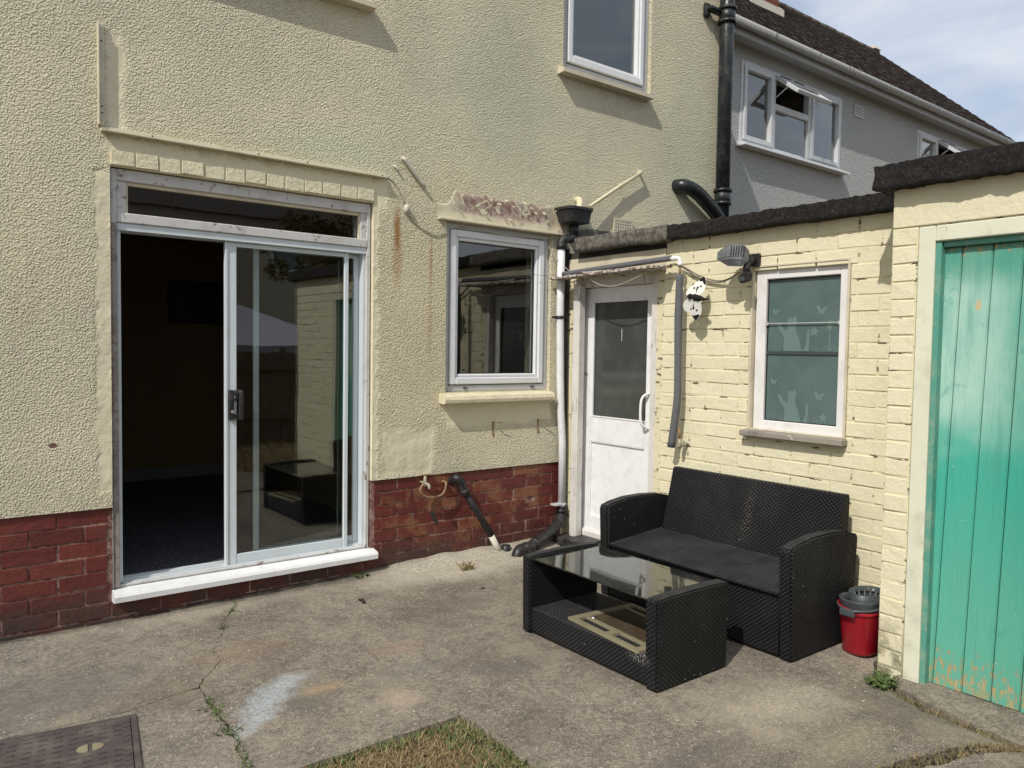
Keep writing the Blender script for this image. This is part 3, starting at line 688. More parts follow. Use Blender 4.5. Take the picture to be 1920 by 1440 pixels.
# ------------------------------------------------------------------ cream house
H = thing('cream_house', (2.0, 0, 0), 'cream roughcast house with red brick plinth, sliding glass door and two visible windows', 'house')
DOOR = (0.745, 2.135, 0.085, 2.195); WIN = (2.645, 3.510, 1.075, 2.150); UP = (3.585, 4.475, 3.30, 4.45); UL = (1.1, 2.02, 3.32, 4.40)
mb = MB()
holes_wall(mb, -3.0, 5.29, 0.56, 5.6, [DOOR, WIN, UP, UL], PX, -0.012, 0.27)
w = mb.build('rendered_wall', 'render', H)
mb = MB(); mb.box((5.02, 0.27, 0), (5.29, 8, 5.6)); mb.build('side_wall', 'render', H)
mb = MB(); mb.box((-3.0, -0.35, 5.6), (5.6, -0.25, 5.72)); mb.box((-3.0, -0.25, 5.6), (5.6, 8.2, 5.64))
mb.build('eaves', 'white', H)
mb = MB(); mb.prism([(-0.4, 5.66), (8.4, 5.66), (4, 9.4)], 'x', -3.1, 5.7); mb.build('roof', 'tile', H)
# mortar behind the plinth bricks, bricks one by one
mb = MB(); holes_wall(mb, -3.0, 3.66, -0.1, 0.56, [(DOOR[0], DOOR[1], DOOR[2], 0.7)], PX, 0.003, 0.25); mb.build('plinth_mortar', 'redmortar', H)
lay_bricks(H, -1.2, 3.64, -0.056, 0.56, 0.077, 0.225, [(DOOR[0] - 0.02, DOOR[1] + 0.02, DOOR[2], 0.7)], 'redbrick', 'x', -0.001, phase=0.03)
# lintel bricks over the door: header course
pos = 0.745
k = 0
while pos < 2.10:
    wd = 0.107 + U(-.004, .004)
    if pos + wd > 2.15: break
    me = brick_mesh(round(wd - 0.007, 3), 0.066 + 0.004 * (k % 3), 0.02, 'cream', 'x', k % 5)
    o = bpy.data.objects.new('brick', me); S.collection.objects.link(o); o.parent = H
    o.location = Vector((pos + wd / 2, -0.023 + U(-.003, .003), 2.236 + U(-.003, .003))) - H.location
    o.rotation_euler = (U(-.02, .02), U(-.012, .012), U(-.02, .02)); pos += wd; k += 1
mb = MB(); mb.box((0.742, -0.0145, 2.199), (2.138, -0.010, 2.275)); mb.build('lintel_joint', 'cream', H)

def pane(parent, u0, u1, w0, w1, place, d, mat='glass', t=0.005, name='pane'):
    m = MB(); m.box(place(u0, w0, d), place(u1, w1, d + t)); return m.build(name, mat, parent)

# sliding door
fr = ring(MB(), 0.751, 2.128, 0.158, 2.19, (0.028, 0.024, 0.012, 0.055), PX, 0.012, 0.13, 0.003)
for z0, z1, x0, x1 in ((1.935, 1.982, 0.779, 2.104),): fr.box((x0, 0.008, z0), (x1, 0.13, z1), 0.004)
fr.box((0.779, 0.02, 1.982), (0.822, 0.12, 2.135), 0.003); fr.box((2.068, 0.02, 1.982), (2.104, 0.12, 2.135), 0.003)
D = fr.build('sliding_door', 'oldwhite', H)
mb = MB(); mb.box((0.7455, -0.004, 0.16), (0.7505, 0.12, 2.192)); mb.box((0.7515, 0.0, 0.16), (0.778, 0.0118, 1.93), 0.002); mb.build('jamb', 'darkjamb', D)
mb = MB(); mb.box((0.822, 0.026, 2.118), (2.068, 0.05, 2.135), 0.003); mb.box((0.822, 0.026, 1.982), (0.830, 0.05, 2.118), 0.002); mb.box((2.060, 0.026, 1.982), (2.068, 0.05, 2.118), 0.002); mb.build('glazing_bead', 'creamwood', D)
pane(D, 0.825, 2.065, 1.984, 2.13, PX, 0.055)
m = MB(); m.box((0.78, 0.018, 1.898), (2.104, 0.125, 1.934), 0.002); m.box((0.78, 0.03, 0.172), (0.797, 0.125, 1.898), 0.002); m.box((2.088, 0.03, 0.172), (2.104, 0.125, 1.898), 0.002)
m.box((0.797, 0.024, 0.158), (2.088, 0.033, 0.176), 0.001); m.box((0.797, 0.06, 0.158), (2.088, 0.066, 0.182), 0.001); m.box((0.797, 0.1, 0.158), (2.088, 0.125, 0.182), 0.001); m.box((0.797, 0.033, 0.150), (2.088, 0.1, 0.160)); m.build('track', 'alu', D)
m = MB(); m.box((1.296, 0.040, 0.166), (1.357, 0.062, 1.897), 0.003); m.box((1.2965, 0.034, 0.166), (1.309, 0.040, 1.897), 0.001); m.box((1.978, 0.040, 0.170), (2.004, 0.062, 1.897), 0.003)
m.box((1.357, 0.042, 0.170), (1.978, 0.060, 0.226), 0.002); m.box((1.357, 0.042, 1.873), (1.978, 0.060, 1.896), 0.002); m.build('door_leaf', 'alu', D)
pane(D, 1.355, 1.98, 0.22, 1.876, PX, 0.048)
m = MB(); m.box((1.462, 0.078, 0.170), (1.492, 0.098, 1.895), 0.003); m.box((2.055, 0.078, 0.170), (2.087, 0.098, 1.895), 0.003); m.box((1.492, 0.08, 0.170), (2.055, 0.096, 0.226), 0.002); m.box((1.492, 0.08, 1.873), (2.055, 0.096, 1.895), 0.002); m.build('door_leaf', 'alu', D)
pane(D, 1.49, 2.057, 0.222, 1.876, PX, 0.086)
m = MB(); m.box((1.312, 0.016, 0.955), (1.336, 0.040, 1.115), 0.004); m.box((1.336, 0.012, 1.085), (1.372, 0.036, 1.115), 0.006); m.box((1.336, 0.012, 0.955), (1.372, 0.036, 0.985), 0.006); m.box((1.360, 0.002, 0.955), (1.382, 0.026, 1.115), 0.006)
m.box((1.336, 0.014, 1.06), (1.358, 0.03, 1.085), 0.004, rot=Matrix.Rotation(0.6, 3, 'Y')); m.build('door_handle', 'black', D)
m = MB(); m.tube([(1.326, 0.016, 1.0), (1.326, 0.002, 1.0)], 0.008, 8); m.build('lock', 'brass', D)
m = MB(); m.prism([(-0.060, 0.102), (-0.062, 0.128), (-0.055, 0.140), (0.03, 0.157), (0.03, 0.098), (-0.05, 0.098)], 'x', 0.742, 2.155); m.build('sill', 'white', D)

# kitchen window
fr = ring(MB(), 2.650, 3.506, 1.076, 2.148, (0.034, 0.034, 0.04, 0.034), PX, 0.018, 0.09, 0.003)
K = fr.build('window', 'alugrey', H)
m = MB()
for q, (t0, d) in enumerate(((0.0, 0.008), (0.045, 0.020))):
    ring(m, 2.690 + t0, 3.466 - t0, 1.122 + t0, 2.110 - t0, 0.045 if q == 0 else 0.022, PX, d, 0.08, 0.006)
m.build('frame', 'upvc', K)
pane(K, 2.75, 3.405, 1.18, 2.05, PX, 0.05)
m = MB(); ring(m, 2.757, 3.399, 1.189, 2.043, 0.006, PX, 0.040, 0.052, 0.001); m.build('gasket', 'black', K)
m = MB(); m.prism([(-0.084, 1.012), (-0.088, 1.03), (-0.080, 1.052), (-0.05, 1.064), (0.03, 1.075), (0.03, 1.01), (-0.07, 1.004)], 'x', 2.60, 3.50); me = m.build('sill', 'cream', K)
m = MB(); m.box((2.80, 0.007, 1.096), (2.83, 0.018, 1.101)); m.box((3.36, 0.007, 1.096), (3.39, 0.018, 1.101)); m.build('drain_slot', 'black', K)
# flaking lintel above it
def flake_panel():
    m = MB(); N = 60; Z = 10; vs = []; fs = []
    for i in range(N + 1):
        x = 2.565 + (3.60 - 2.565) * i / N
        top = 2.262 + 0.075 * min(1, max(0, (x - 2.66) / 0.04)) + 0.012 * noise.noise(Vector((x * 9, 0, 0))) * 2
        if x > 3.5: top -= 0.03
        for j in range(Z + 1):
            z = 2.168 + (top - 2.168) * j / Z
            vs.append((x, -0.017 - 0.004 * noise.noise(Vector((x * 14, z * 14, 2))), z))
    for i in range(N):
        for j in range(Z): fs.append([i * (Z + 1) + j, (i + 1) * (Z + 1) + j, (i + 1) * (Z + 1) + j + 1, i * (Z + 1) + j + 1])
    b = [i * (Z + 1) + Z for i in range(N + 1)]
    base = len(vs); vs += [(vs[i][0], -0.010, vs[i][2] + 0.002) for i in b]
    for i in range(N): fs.append([b[i], b[i + 1], base + i + 1, base + i])
    m.add(vs, fs, True)
    return m.build('lintel', 'flaking', H)
LN = flake_panel()
for i in range(26):
    x = U(2.72, 3.56); z = U(2.20, 2.33); s = U(0.008, 0.026); a = U(0, 6.28); m = MB()
    p = [(x + s * math.cos(a + t) * U(.5, 1), -0.022 - U(0, 0.014), z + s * math.sin(a + t) * U(.5, 1) * 0.6) for t in (0, 1.1, 2.2, 3.4, 4.6)]
    q = [(c[0], c[1] + 0.0015, c[2]) for c in p]
    m.add(p + q, [[0, 1, 2, 3, 4], [9, 8, 7, 6, 5]] + [[i, (i + 1) % 5, 5 + (i + 1) % 5, 5 + i] for i in range(5)]); m.build('paint_flake', 'cream', LN)
m = MB(); m.prism([(-0.045, 2.153), (-0.045, 2.163), (-0.012, 2.171), (-0.012, 2.153)], 'x', 2.575, 3.60); m.build('drip_bead', 'batten', H)

# upper windows
def upper(u, sillx, lab):
    fr = ring(MB(), u[0] + 0.003, u[1] - 0.003, u[2] + 0.003, u[3], (0.055, 0.055, 0.06, 0.05), PX, 0.02, 0.09, 0.003)
    W = fr.build('window', 'alugrey', H)
    m = MB(); ring(m, u[0] + 0.062, u[1] - 0.062, u[2] + 0.072, u[3] - 0.05, (0.04, 0.04, 0.05, 0.05), PX, 0.004, 0.07, 0.005); ring(m, u[0] + 0.10, u[1] - 0.10, u[2] + 0.118, u[3] - 0.09, 0.02, PX, 0.016, 0.07, 0.004); m.build('frame', 'upvc', W)
    pane(W, u[0] + 0.115, u[1] - 0.115, u[2] + 0.13, u[3] - 0.1, PX, 0.05)
    m = MB(); N = 90; vs = []; 
    for i in range(N + 1):
        x = u[0] + 0.08 + (u[1] - u[0] - 0.16) * i / N; y = 0.12 + 0.007 * math.sin(i * 1.1) + 0.004 * math.sin(i * 2.7)
        vs += [(x, y, u[2] + 0.05), (x, y, u[3] - 0.03), (x, y + .002, u[2] + 0.05), (x, y + .002, u[3] - 0.03)]
    m.add(vs, [f for i in range(N) for f in ([4 * i, 4 * i + 4, 4 * i + 5, 4 * i + 1], [4 * i + 2, 4 * i + 3, 4 * i + 7, 4 * i + 6])], True); m.build('net_curtain', 'curtain', W)
    m = MB(); m.prism([(-0.080, u[2] - 0.04), (-0.080, u[2] - 0.012), (-0.05, u[2] - 0.002), (0.025, u[2] + 0.003), (0.025, u[2] - 0.045)], 'x', sillx[0], sillx[1]); m.build('sill', 'creamwood', W)
    return W
upper(UP, (3.535, 4.445), '')
upper(UL, (1.0, 2.11), '')
# room behind the door and dark kitchen
m = MB(); m.box((-1.2, 3.10, 0.17), (2.6, 3.16, 2.46)); m.box((-1.26, 0.27, 0.17), (-1.2, 3.1, 2.46)); m.box((2.42, 0.27, 0.17), (2.48, 3.1, 2.46)); m.box((2.14, 0.272, 0.17), (2.42, 0.33, 2.46)); m.box((-1.2, 0.272, 0.17), (0.74, 0.33, 2.46)); m.build('room_wall', 'wall_in', H)
m = MB(); m.box((-1.2, 0.272, 2.40), (2.42, 3.1, 2.46)); m.build('room_ceiling', 'ceil_in', H)
m = MB(); m.box((-1.2, 0.13, 0.10), (2.42, 3.1, 0.168)); m.build('room_carpet', 'carpet', H)
m = MB(); m.box((-1.2, 3.08, 0.17), (2.42, 3.099, 0.27)); m.build('skirting', 'ceil_in', H)
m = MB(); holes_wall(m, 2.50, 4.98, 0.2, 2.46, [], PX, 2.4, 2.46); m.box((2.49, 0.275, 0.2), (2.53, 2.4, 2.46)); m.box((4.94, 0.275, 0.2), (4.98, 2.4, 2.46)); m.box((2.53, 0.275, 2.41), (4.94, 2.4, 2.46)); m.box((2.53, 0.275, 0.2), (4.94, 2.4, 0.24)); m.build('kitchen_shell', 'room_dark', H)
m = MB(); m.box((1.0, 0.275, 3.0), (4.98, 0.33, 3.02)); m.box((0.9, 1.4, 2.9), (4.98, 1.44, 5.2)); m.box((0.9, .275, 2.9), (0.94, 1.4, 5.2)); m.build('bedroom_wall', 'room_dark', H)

# ------------------------------------------------------------------ things fixed to the house wall
B = thing('wall_batten', (0.72, 0, 2.36), 'L-shaped cream timber batten fixed on the wall above the sliding door', 'batten')
m = MB(); m.box((0.694, -0.028, 2.372), (0.722, -0.012, 2.842), 0.002); m.box((0.694, -0.046, 2.372), (0.7, -0.028, 2.842), 0.001); m.build('upright', 'batten', B)
m = MB(); m.box((0.706, -0.030, 2.345), (2.206, -0.012, 2.368), 0.002); m.box((0.706, -0.050, 2.345), (2.206, -0.030, 2.351), 0.001); m.build('rail', 'batten', B)
for p in ((0.711, 2.76), (0.712, 2.46), (0.712, 2.43)): MB().tube([(p[0], -0.026, p[1]), (p[0], -0.0305, p[1])], 0.004, 6).build('screw', 'black', B)
for x in (0.93, 1.45, 1.72, 2.18): MB().tube([(x, -0.028, 2.36), (x, -0.0325, 2.36)], 0.004, 6).build('screw', 'black', B)
m = MB(); m.tube([(2.322, 0.0, 2.482), (2.326, -0.03, 2.478), (2.35, -0.032, 2.452), (2.475, -0.028, 2.328)], 0.0115, 10, 4); tag(m.build('overflow_pipe', 'mastic'), 'short white overflow pipe slanting down the wall left of the peeling lintel', 'pipe')
m = MB(); m.tube([(2.267, 0, 2.429), (2.27, -0.022, 2.428), (2.288, -0.024, 2.405)], 0.008, 8, 3); tag(m.build('wall_hook', 'mastic'), 'small rusty hook stub on the wall by the batten end', 'hook')
m = MB(); m.tube([(2.208, -0.014, 2.362), (2.265, -0.016, 2.333), (2.309, -0.016, 2.276), (2.335, -0.02, 2.213)], 0.0035, 6, 4)
m.tube([(2.364, -0.02, 2.162), (2.40, -0.018, 2.115), (2.459, -0.018, 2.083), (2.543, -0.018, 2.053), (2.613, -0.018, 2.07), (2.692, -0.018, 2.122), (2.814, -0.012, 2.135), (3.005, -0.012, 2.111), (3.205, -0.012, 2.111), (3.367, -0.014, 2.12), (3.535, -0.02, 2.126)], 0.0032, 6, 4)
m.tube([(3.472, -0.03, 2.067), (3.498, -0.045, 2.003), (3.574, -0.10, 1.917), (3.60, -0.14, 1.873)], 0.003, 6, 4)
tag(m.build('wall_cable', 'cable'), 'thin grey cable drooping from the batten end across the kitchen window frame', 'cable')
m = MB(); m.lathe([(0, -0.030), (0.010, -0.026), (0.016, -0.012), (0.020, 0.004), (0.014, 0.016), (0.006, 0.024), (0, 0.026)], (2.348, -0.025, 2.188), 9)
for i, v in enumerate(m.v): m.v[i] = (v[0] + 0.006 * noise.noise(Vector(v) * 60), v[1] + 0.006 * noise.noise(Vector(v) * 50), v[2] + 0.006 * noise.noise(Vector(v) * 70))
tag(m.build('cable_joint', 'mastic'), 'lumpy pale sealed cable joint above the rust streak on the wall', 'joint box')
m = MB(); m.tube([(4.357, -0.055, 2.703), (4.116, -0.055, 2.562), (3.80, -0.075, 2.372)], 0.0125, 10); m.tube([(4.357, -0.055, 2.703), (4.365, -0.03, 2.708), (4.37, 0, 2.708)], 0.0125, 10, 3); m.tube([(4.15, -0.055, 2.582), (4.12, -0.055, 2.5645)], 0.0155, 10)
tag(m.build('overflow_pipe', 'yellowpipe'), 'long cream painted waste pipe slanting down the wall into the black hopper', 'pipe')
m = MB(); m.tube([(3.74, 0.0, 2.42), (3.73, -0.05, 2.41), (3.69, -0.09, 2.34)], 0.024, 12, 4); tag(m.build('overflow_pipe', 'yellowpipe'), 'stubby fat cream pipe bending into the hopper beside the long slanting pipe', 'pipe')
# hopper
m = MB()
def loft(rings):
    n = len(rings[0]); vs = [p for r in rings for p in r]
    fs = [[i * n + k, i * n + (k + 1) % n, (i + 1) * n + (k + 1) % n, (i + 1) * n + k] for i in range(len(rings) - 1) for k in range(n)]
    return vs, fs
def rect(cx, cy, hx, hy, z, ch=0.3):
    c = ch * min(hx, hy)
    return [(cx - hx + c, cy - hy, z), (cx + hx - c, cy - hy, z), (cx + hx, cy - hy + c, z), (cx + hx, cy + hy, z), (cx - hx, cy + hy, z), (cx - hx, cy - hy + c, z)]
vs, fs = loft([rect(3.643, -0.098, 0.02, 0.02, 2.222), rect(3.643, -0.098, 0.092, 0.065, 2.236), rect(3.643, -0.098, 0.108, 0.078, 2.318), rect(3.643, -0.098, 0.117, 0.086, 2.320), rect(3.643, -0.098, 0.117, 0.086, 2.338), rect(3.643, -0.098, 0.107, 0.076, 2.338), rect(3.643, -0.098, 0.09, 0.06, 2.25), rect(3.643, -0.098, 0.02, 0.02, 2.24)])
m.add(vs, fs); HP = thing('rainwater_hopper', (3.643, -0.09, 2.22), 'black plastic hopper head with pipes emptying into it above the white downpipe', 'hopper'); m.build('hopper_bowl', 'black', HP)
m = MB(); m.tube([(3.643, -0.09, 2.23), (3.645, -0.09, 2.15)], 0.034, 14); m.tube([(3.643, -0.09, 2.185), (3.643, -0.09, 2.178)], 0.037, 14); m.build('outlet', 'black', HP)
P = thing('downpipe', (3.57, -0.06, 0.1), 'white painted downpipe with black bends in the corner beside the kitchen window', 'drainpipe')
m = MB(); m.tube([(3.552, -0.065, 2.075), (3.552, -0.065, 1.6), (3.565, -0.062, 1.2), (3.575, -0.062, 0.95), (3.598, -0.062, 0.70), (3.60, -0.062, 0.26)], 0.0265, 14); m.build('pipe', 'pipewhite', P)
m = MB(); m.tube([(3.645, -0.09, 2.17), (3.64, -0.09, 2.14), (3.615, -0.08, 2.125), (3.58, -0.07, 2.125), (3.556, -0.065, 2.10), (3.552, -0.065, 2.06)], 0.031, 14, 4); m.tube([(3.552, -0.065, 2.09), (3.552, -0.065, 2.05)], 0.034, 14); m.build('elbow', 'black', P)
m = MB(); m.tube([(3.552, -0.065, 1.59), (3.552, -0.065, 1.57)], 0.031, 14); m.box((3.50, -0.068, 1.572), (3.62, -0.04, 1.588)); m.build('clip', 'black', P)
m = MB(); m.tube([(3.60, -0.062, 0.275), (3.60, -0.062, 0.25)], 0.033, 14); m.build('collar', 'alugrey', P)
m = MB(); m.tube([(3.60, -0.062, 0.255), (3.60, -0.064, 0.20), (3.575, -0.075, 0.16), (3.50, -0.10, 0.115), (3.36, -0.14, 0.065), (3.22, -0.17, 0.035), (3.13, -0.185, 0.03), (3.10, -0.19, -0.02)], [0.036, 0.036, 0.038, 0.036, 0.036, 0.036, 0.04, 0.04], 14, 4)
for t in ((3.30, -0.155, 0.05), (3.20, -0.175, 0.036)): m.tube([t, (t[0] - 0.03, t[1] - 0.004, t[2] - 0.008)], 0.043, 14)
m.tube([(3.60, -0.062, 0.235), (3.60, -0.062, 0.205)], 0.041, 14); m.build('drain_bend', 'black', P)
m = MB(); m.box((3.52, -0.09, 0.262), (3.60, -0.03, 0.274), 0.002); m.build('bracket', 'alugrey', P)
m = MB(); m.tube([(3.632, -0.035, 2.06), (3.632, -0.035, 1.3), (3.635, -0.035, 0.2)], 0.020, 10); tag(m.build('black_pipe', 'black'), 'thin black pipe running down the corner behind the white downpipe', 'pipe')
# kitchen waste pipe
WP = thing('waste_pipe', (2.72, 0, 0.5), 'black waste pipe with a bare grey foot slanting across the red bricks to the drain', 'pipe')
m = MB(); m.tube([(2.70, 0.02, 0.50), (2.722, -0.045, 0.525), (2.75, -0.05, 0.49), (2.775, -0.05, 0.44)], [0.027, 0.028, 0.028, 0.026], 12, 4); m.tube([(2.768, -0.05, 0.455), (2.79, -0.05, 0.415)], 0.0285, 12); m.build('elbow', 'black', WP)
m = MB(); m.tube([(2.78, -0.05, 0.435), (2.985, -0.06, 0.125)], 0.0205, 12); m.build('pipe', 'black', WP)
m = MB(); m.tube([(2.985, -0.06, 0.125), (3.07, -0.064, -0.02)], 0.0205, 12); m.build('bare_end', 'mastic', WP)
m = MB(); m.tube([(3.10, -0.075, 0.05), (3.095, -0.08, -0.02)], 0.030, 12); tag(m.build('drain_stub', 'black'), 'small black drain stub between the slanting waste pipe and the big bend', 'pipe')
# garden tap
T = thing('garden_tap', (2.48, 0, 0.5), 'old tap and looped metal pipe on the red brick plinth', 'tap')
m = MB(); m.tube([(2.635, 0.01, 0.508), (2.637, -0.045, 0.505), (2.618, -0.05, 0.445), (2.563, -0.05, 0.424), (2.493, -0.05, 0.431), (2.448, -0.05, 0.469), (2.456, -0.05, 0.50), (2.478, -0.05, 0.515)], 0.0075, 8, 4); m.build('pipe', 'copper', T)
m = MB(); m.tube([(2.48, -0.05, 0.50), (2.48, -0.05, 0.565)], [0.014, 0.009], 10); m.tube([(2.48, 0.0, 0.52), (2.48, -0.09, 0.515), (2.48, -0.10, 0.49)], 0.009, 8, 3); m.build('tap_body', 'brass', T)
m = MB(); m.box((2.445, -0.056, 0.566), (2.515, -0.044, 0.574), 0.003); m.build('handle', 'copper', T)
m = MB(); m.prism([(2.548, 0.316), (2.572, 0.322), (2.60, 0.262), (2.590, 0.235), (2.57, 0.27)], 'y', -0.006, 0.01); tag(m.build('broken_pipe_stub', 'dark'), 'broken dark pipe stub in the middle of the red plinth bricks', 'pipe')
# clips below the kitchen sill
for x in (3.025, 3.412):
    m = MB(); m.tube([(x, 0, 0.868), (x, -0.035, 0.872), (x + 0.05, -0.05, 0.866)], 0.004, 6, 3); m.box((x - 0.008, -0.0165, 0.775), (x + 0.004, -0.011, 0.868), 0.001)
    tag(m.build('wall_bracket', 'copper'), 'rusty little bracket under the kitchen sill, ' + ('the left of the two' if x < 3.2 else 'the right of the two by the downpipe'), 'bracket', 'rusty brackets under the kitchen sill')
# soil pipe
SP = thing('soil_pipe', (5.27, -0.08, 2.0), 'thick black cast iron soil pipe at the house corner', 'drainpipe')
m = MB(); m.tube([(5.275, -0.10, 5.6), (5.275, -0.10, 2.05)], 0.056, 18); m.build('pipe', 'castiron', SP)
for z in (4.13, 2.665):
    m = MB(); m.tube([(5.275, -0.10, z + 0.02), (5.275, -0.10, z - 0.10)], 0.066, 18); m.tube([(5.275, -0.10, z + 0.03), (5.275, -0.10, z + 0.005)], 0.076, 18); m.tube([(5.275, -0.10, z - 0.075), (5.275, -0.10, z - 0.1)], 0.074, 18)
    m.build('collar', 'castiron', SP)
m = MB(); m.box((5.08, -0.10, 4.10), (5.28, -0.03, 4.135), 0.01); m.box((5.07, -0.05, 4.06), (5.13, -0.012, 4.17), 0.01); m.build('bracket', 'castiron', SP)
m = MB(); m.tube([(4.80, 0.0, 2.665), (4.83, -0.08, 2.66), (4.96, -0.10, 2.62), (5.10, -0.10, 2.545), (5.19, -0.10, 2.49), (5.275, -0.10, 2.42)], 0.056, 16, 5); m.build('branch', 'castiron', SP)
def air_brick(name, x, y, z, w, h, nx, nz, mat, label):
    A = thing(name, (x, y, z), label, 'air brick')
    m = MB(); holes = []
    cw = w / (nx + 1); chh = h / (nz + 1)
    for i in range(nx):
        for j in range(nz):
            cx = x - w / 2 + cw * (i + 1); cz = z - h / 2 + chh * (j + 1); holes.append((cx - cw * .28, cx + cw * .28, cz - chh * .3, cz + chh * .3))
    holes_wall(m, x - w / 2, x + w / 2, z - h / 2, z + h / 2, holes, PX, y, y + 0.012); m.build('grille', mat, A)
    m = MB(); m.box((x - w / 2 + .004, y + 0.0125, z - h / 2 + .004), (x + w / 2 - .004, y + 0.016, z + h / 2 - .004)); m.build('backing', 'dark', A)
air_brick('air_brick', 4.195, -0.030, 2.27, 0.20, 0.135, 7, 5, 'creamwood', 'cream perforated air brick low on the wall right of the hopper')

# ------------------------------------------------------------------ inside the room
CH = thing('chandelier', (1.40, 1.5, 2.4), 'dark wrought chandelier seen through the fanlight', 'chandelier')
m = MB(); m.lathe([(0, 0), (0.05, 0), (0.05, -0.012), (0.015, -0.03), (0, -0.03)], (1.40, 1.5, 2.395), 14); m.build('ceiling_rose', 'castiron', CH)
m = MB(); m.tube([(1.40, 1.5, 2.37), (1.40, 1.5, 2.06)], [0.012, 0.012], 8); m.lathe([(0, 0.05), (0.02, 0.03), (0.028, 0), (0.012, -0.03), (0, -0.05)], (1.40, 1.5, 2.10), 10); m.build('stem', 'castiron', CH)
for k in range(5):
    a = k * 2 * math.pi / 5 + 0.3; c = Vector((1.40, 1.5, 2.1)); d = Vector((math.cos(a), math.sin(a), 0))
    m = MB(); m.tube([c + d * .01, c + d * .05 + Vector((0, 0, -.04)), c + d * .1 + Vector((0, 0, -.035)), c + d * .125 + Vector((0, 0, .01))], 0.006, 6, 3); m.lathe([(0.022, 0.01), (0.016, 0), (0, 0)], c + d * .125 + Vector((0, 0, .01)), 8); m.build('arm', 'castiron', CH)
MR = thing('wall_mirror', (2.05, 3.09, 1.72), 'wide black framed mirror on the far wall of the dark room', 'mirror')
m = MB(); ring(m, 1.76, 2.38, 1.54, 1.91, (0.03, 0.03, 0.03, 0.11), PX, 3.07, 3.10, 0.004); m.build('frame', 'black', MR)
m = MB(); m.box((1.79, 3.085, 1.57), (2.35, 3.0995, 1.80)); m.build('glass', 'doorglass', MR)

# ------------------------------------------------------------------ outhouse
O = thing('outhouse', (3.7, -1.2, 0), 'single storey cream painted brick outhouse with white door and frosted window', 'outhouse')
XB = 3.65
OD = (-0.862, -0.085, -0.1, 1.84); OW = (-2.112, -1.540, 0.898, 1.832)
m = MB(); holes_wall(m, -2.43, -0.0, -0.15, 2.03, [OD, OW], PY, XB + 0.0035, XB + 0.12); m.build('mortar', 'ymortar', O)
nb = lay_bricks(O, -2.44, -0.90, -0.068, 2.03, 0.0777, 0.225, [OW, (-0.89, -0.0, -0.1, 1.87)], 'ybrick', 'y', XB, phase=0.07)
# head board over the door, dark gap, copings
m = MB(); m.box((XB - 0.012, -0.93, 1.875), (XB + 0.06, -0.02, 1.985), 0.003); m.build('fascia_board', 'creamwood', O)
m = MB(); m.box((XB + 0.0, -0.93, 1.985), (XB + 0.08, -0.02, 2.03)); m.build('roof_void', 'dark', O)
def rough_block(lo, hi, step, amp, mat, name, parent, seed=0, sc=11):
    lo = Vector(lo); hi = Vector(hi); bm = bmesh.new(); bmesh.ops.create_cube(bm, size=1)
    for v in bm.verts: v.co = Vector([(lo[i] + hi[i]) / 2 + v.co[i] * (hi[i] - lo[i]) for i in range(3)])
    for ax in range(3):
        n = int((hi[ax] - lo[ax]) / step)
        for k in range(1, n):
            pl = Vector((0, 0, 0)); pl[ax] = lo[ax] + (hi[ax] - lo[ax]) * k / n; nn = Vector((0, 0, 0)); nn[ax] = 1
            bmesh.ops.bisect_plane(bm, geom=bm.verts[:] + bm.edges[:] + bm.faces[:], plane_co=pl, plane_no=nn)
    for v in bm.verts:
        p = v.co.copy()
        v.co += noise.noise_vector(p * sc + Vector((seed, 0, 0))) * amp + noise.noise_vector(p * sc * 3.1) * amp * 0.55
        v.co.z += 0.012 * noise.noise(Vector((p.x * 2, p.y * 3, seed)))
    me = bpy.data.meshes.new(name); bm.to_mesh(me); bm.free(); me.materials.append(MT[mat])
    for p in me.polygons: p.use_smooth = True
    return link(name, me, parent)
rough_block((3.575, -0.985, 2.022), (3.95, -0.17, 2.118), 0.03, 0.0035, 'oldconcrete', 'coping', O, 3, 9)
rough_block((3.578, -2.50, 2.030), (3.95, -0.99, 2.112), 0.014, 0.006, 'bitumen', 'coping', O, 5, 26)
m = MB(); m.box((3.9, -4.04, 2.0), (6.4, -0.03, 2.09)); m.build('flat_roof', 'bitumen', O)
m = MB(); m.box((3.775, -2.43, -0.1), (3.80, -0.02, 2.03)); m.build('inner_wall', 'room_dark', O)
m = MB(); m.box((6.3, -4.04, -0.13), (6.4, -0.02, 2.0)); m.build('rear_wall', 'ybrick', O)
m = MB(); m.box((3.60, -4.055, -0.13), (6.4, -3.95, 2.0)); m.build('end_wall', 'ybrick', O)
# outhouse door
fr = MB()
fr.box((3.604, -0.205, 0.04), (3.66, -0.140, 1.80), 0.004); DF = fr.build('door_post', 'peelwhite', O)
fr = MB(); fr.box((3.662, -0.145, 0.06), (3.76, -0.088, 1.84), 0.003); fr.box((3.655, -0.868, 0.0), (3.76, -0.812, 1.84), 0.003); fr.box((3.657, -0.812, 1.785), (3.76, -0.145, 1.84), 0.003)
DR = fr.build('door', 'peelwhite', O)
m = MB(); holes_wall(m, -0.808, -0.149, 0.098, 1.781, [(-0.745, -0.236, 0.895, 1.69), (-0.735, -0.222, 0.20, 0.727)], PY, 3.708, 3.745); m.build('leaf', 'white', DR)
m = MB(); m.box((3.722, -0.738, 0.197), (3.738, -0.219, 0.730)); m.build('panel', 'white', DR)
m = MB(); ring(m, -0.745, -0.236, 0.895, 1.69, 0.010, PY, 3.703, 3.72, 0.003); ring(m, -0.735, -0.222, 0.20, 0.727, 0.010, PY, 3.710, 3.724, 0.003); m.build('beading', 'white', DR)
pane(DR, -0.74, -0.24, 0.90, 1.685, PY, 3.724, 'doorglass')
m = MB(); m.prism([(3.675, 0.098), (3.708, 0.118), (3.708, 0.065), (3.675, 0.065)][::1], 'y', -0.808, -0.149)
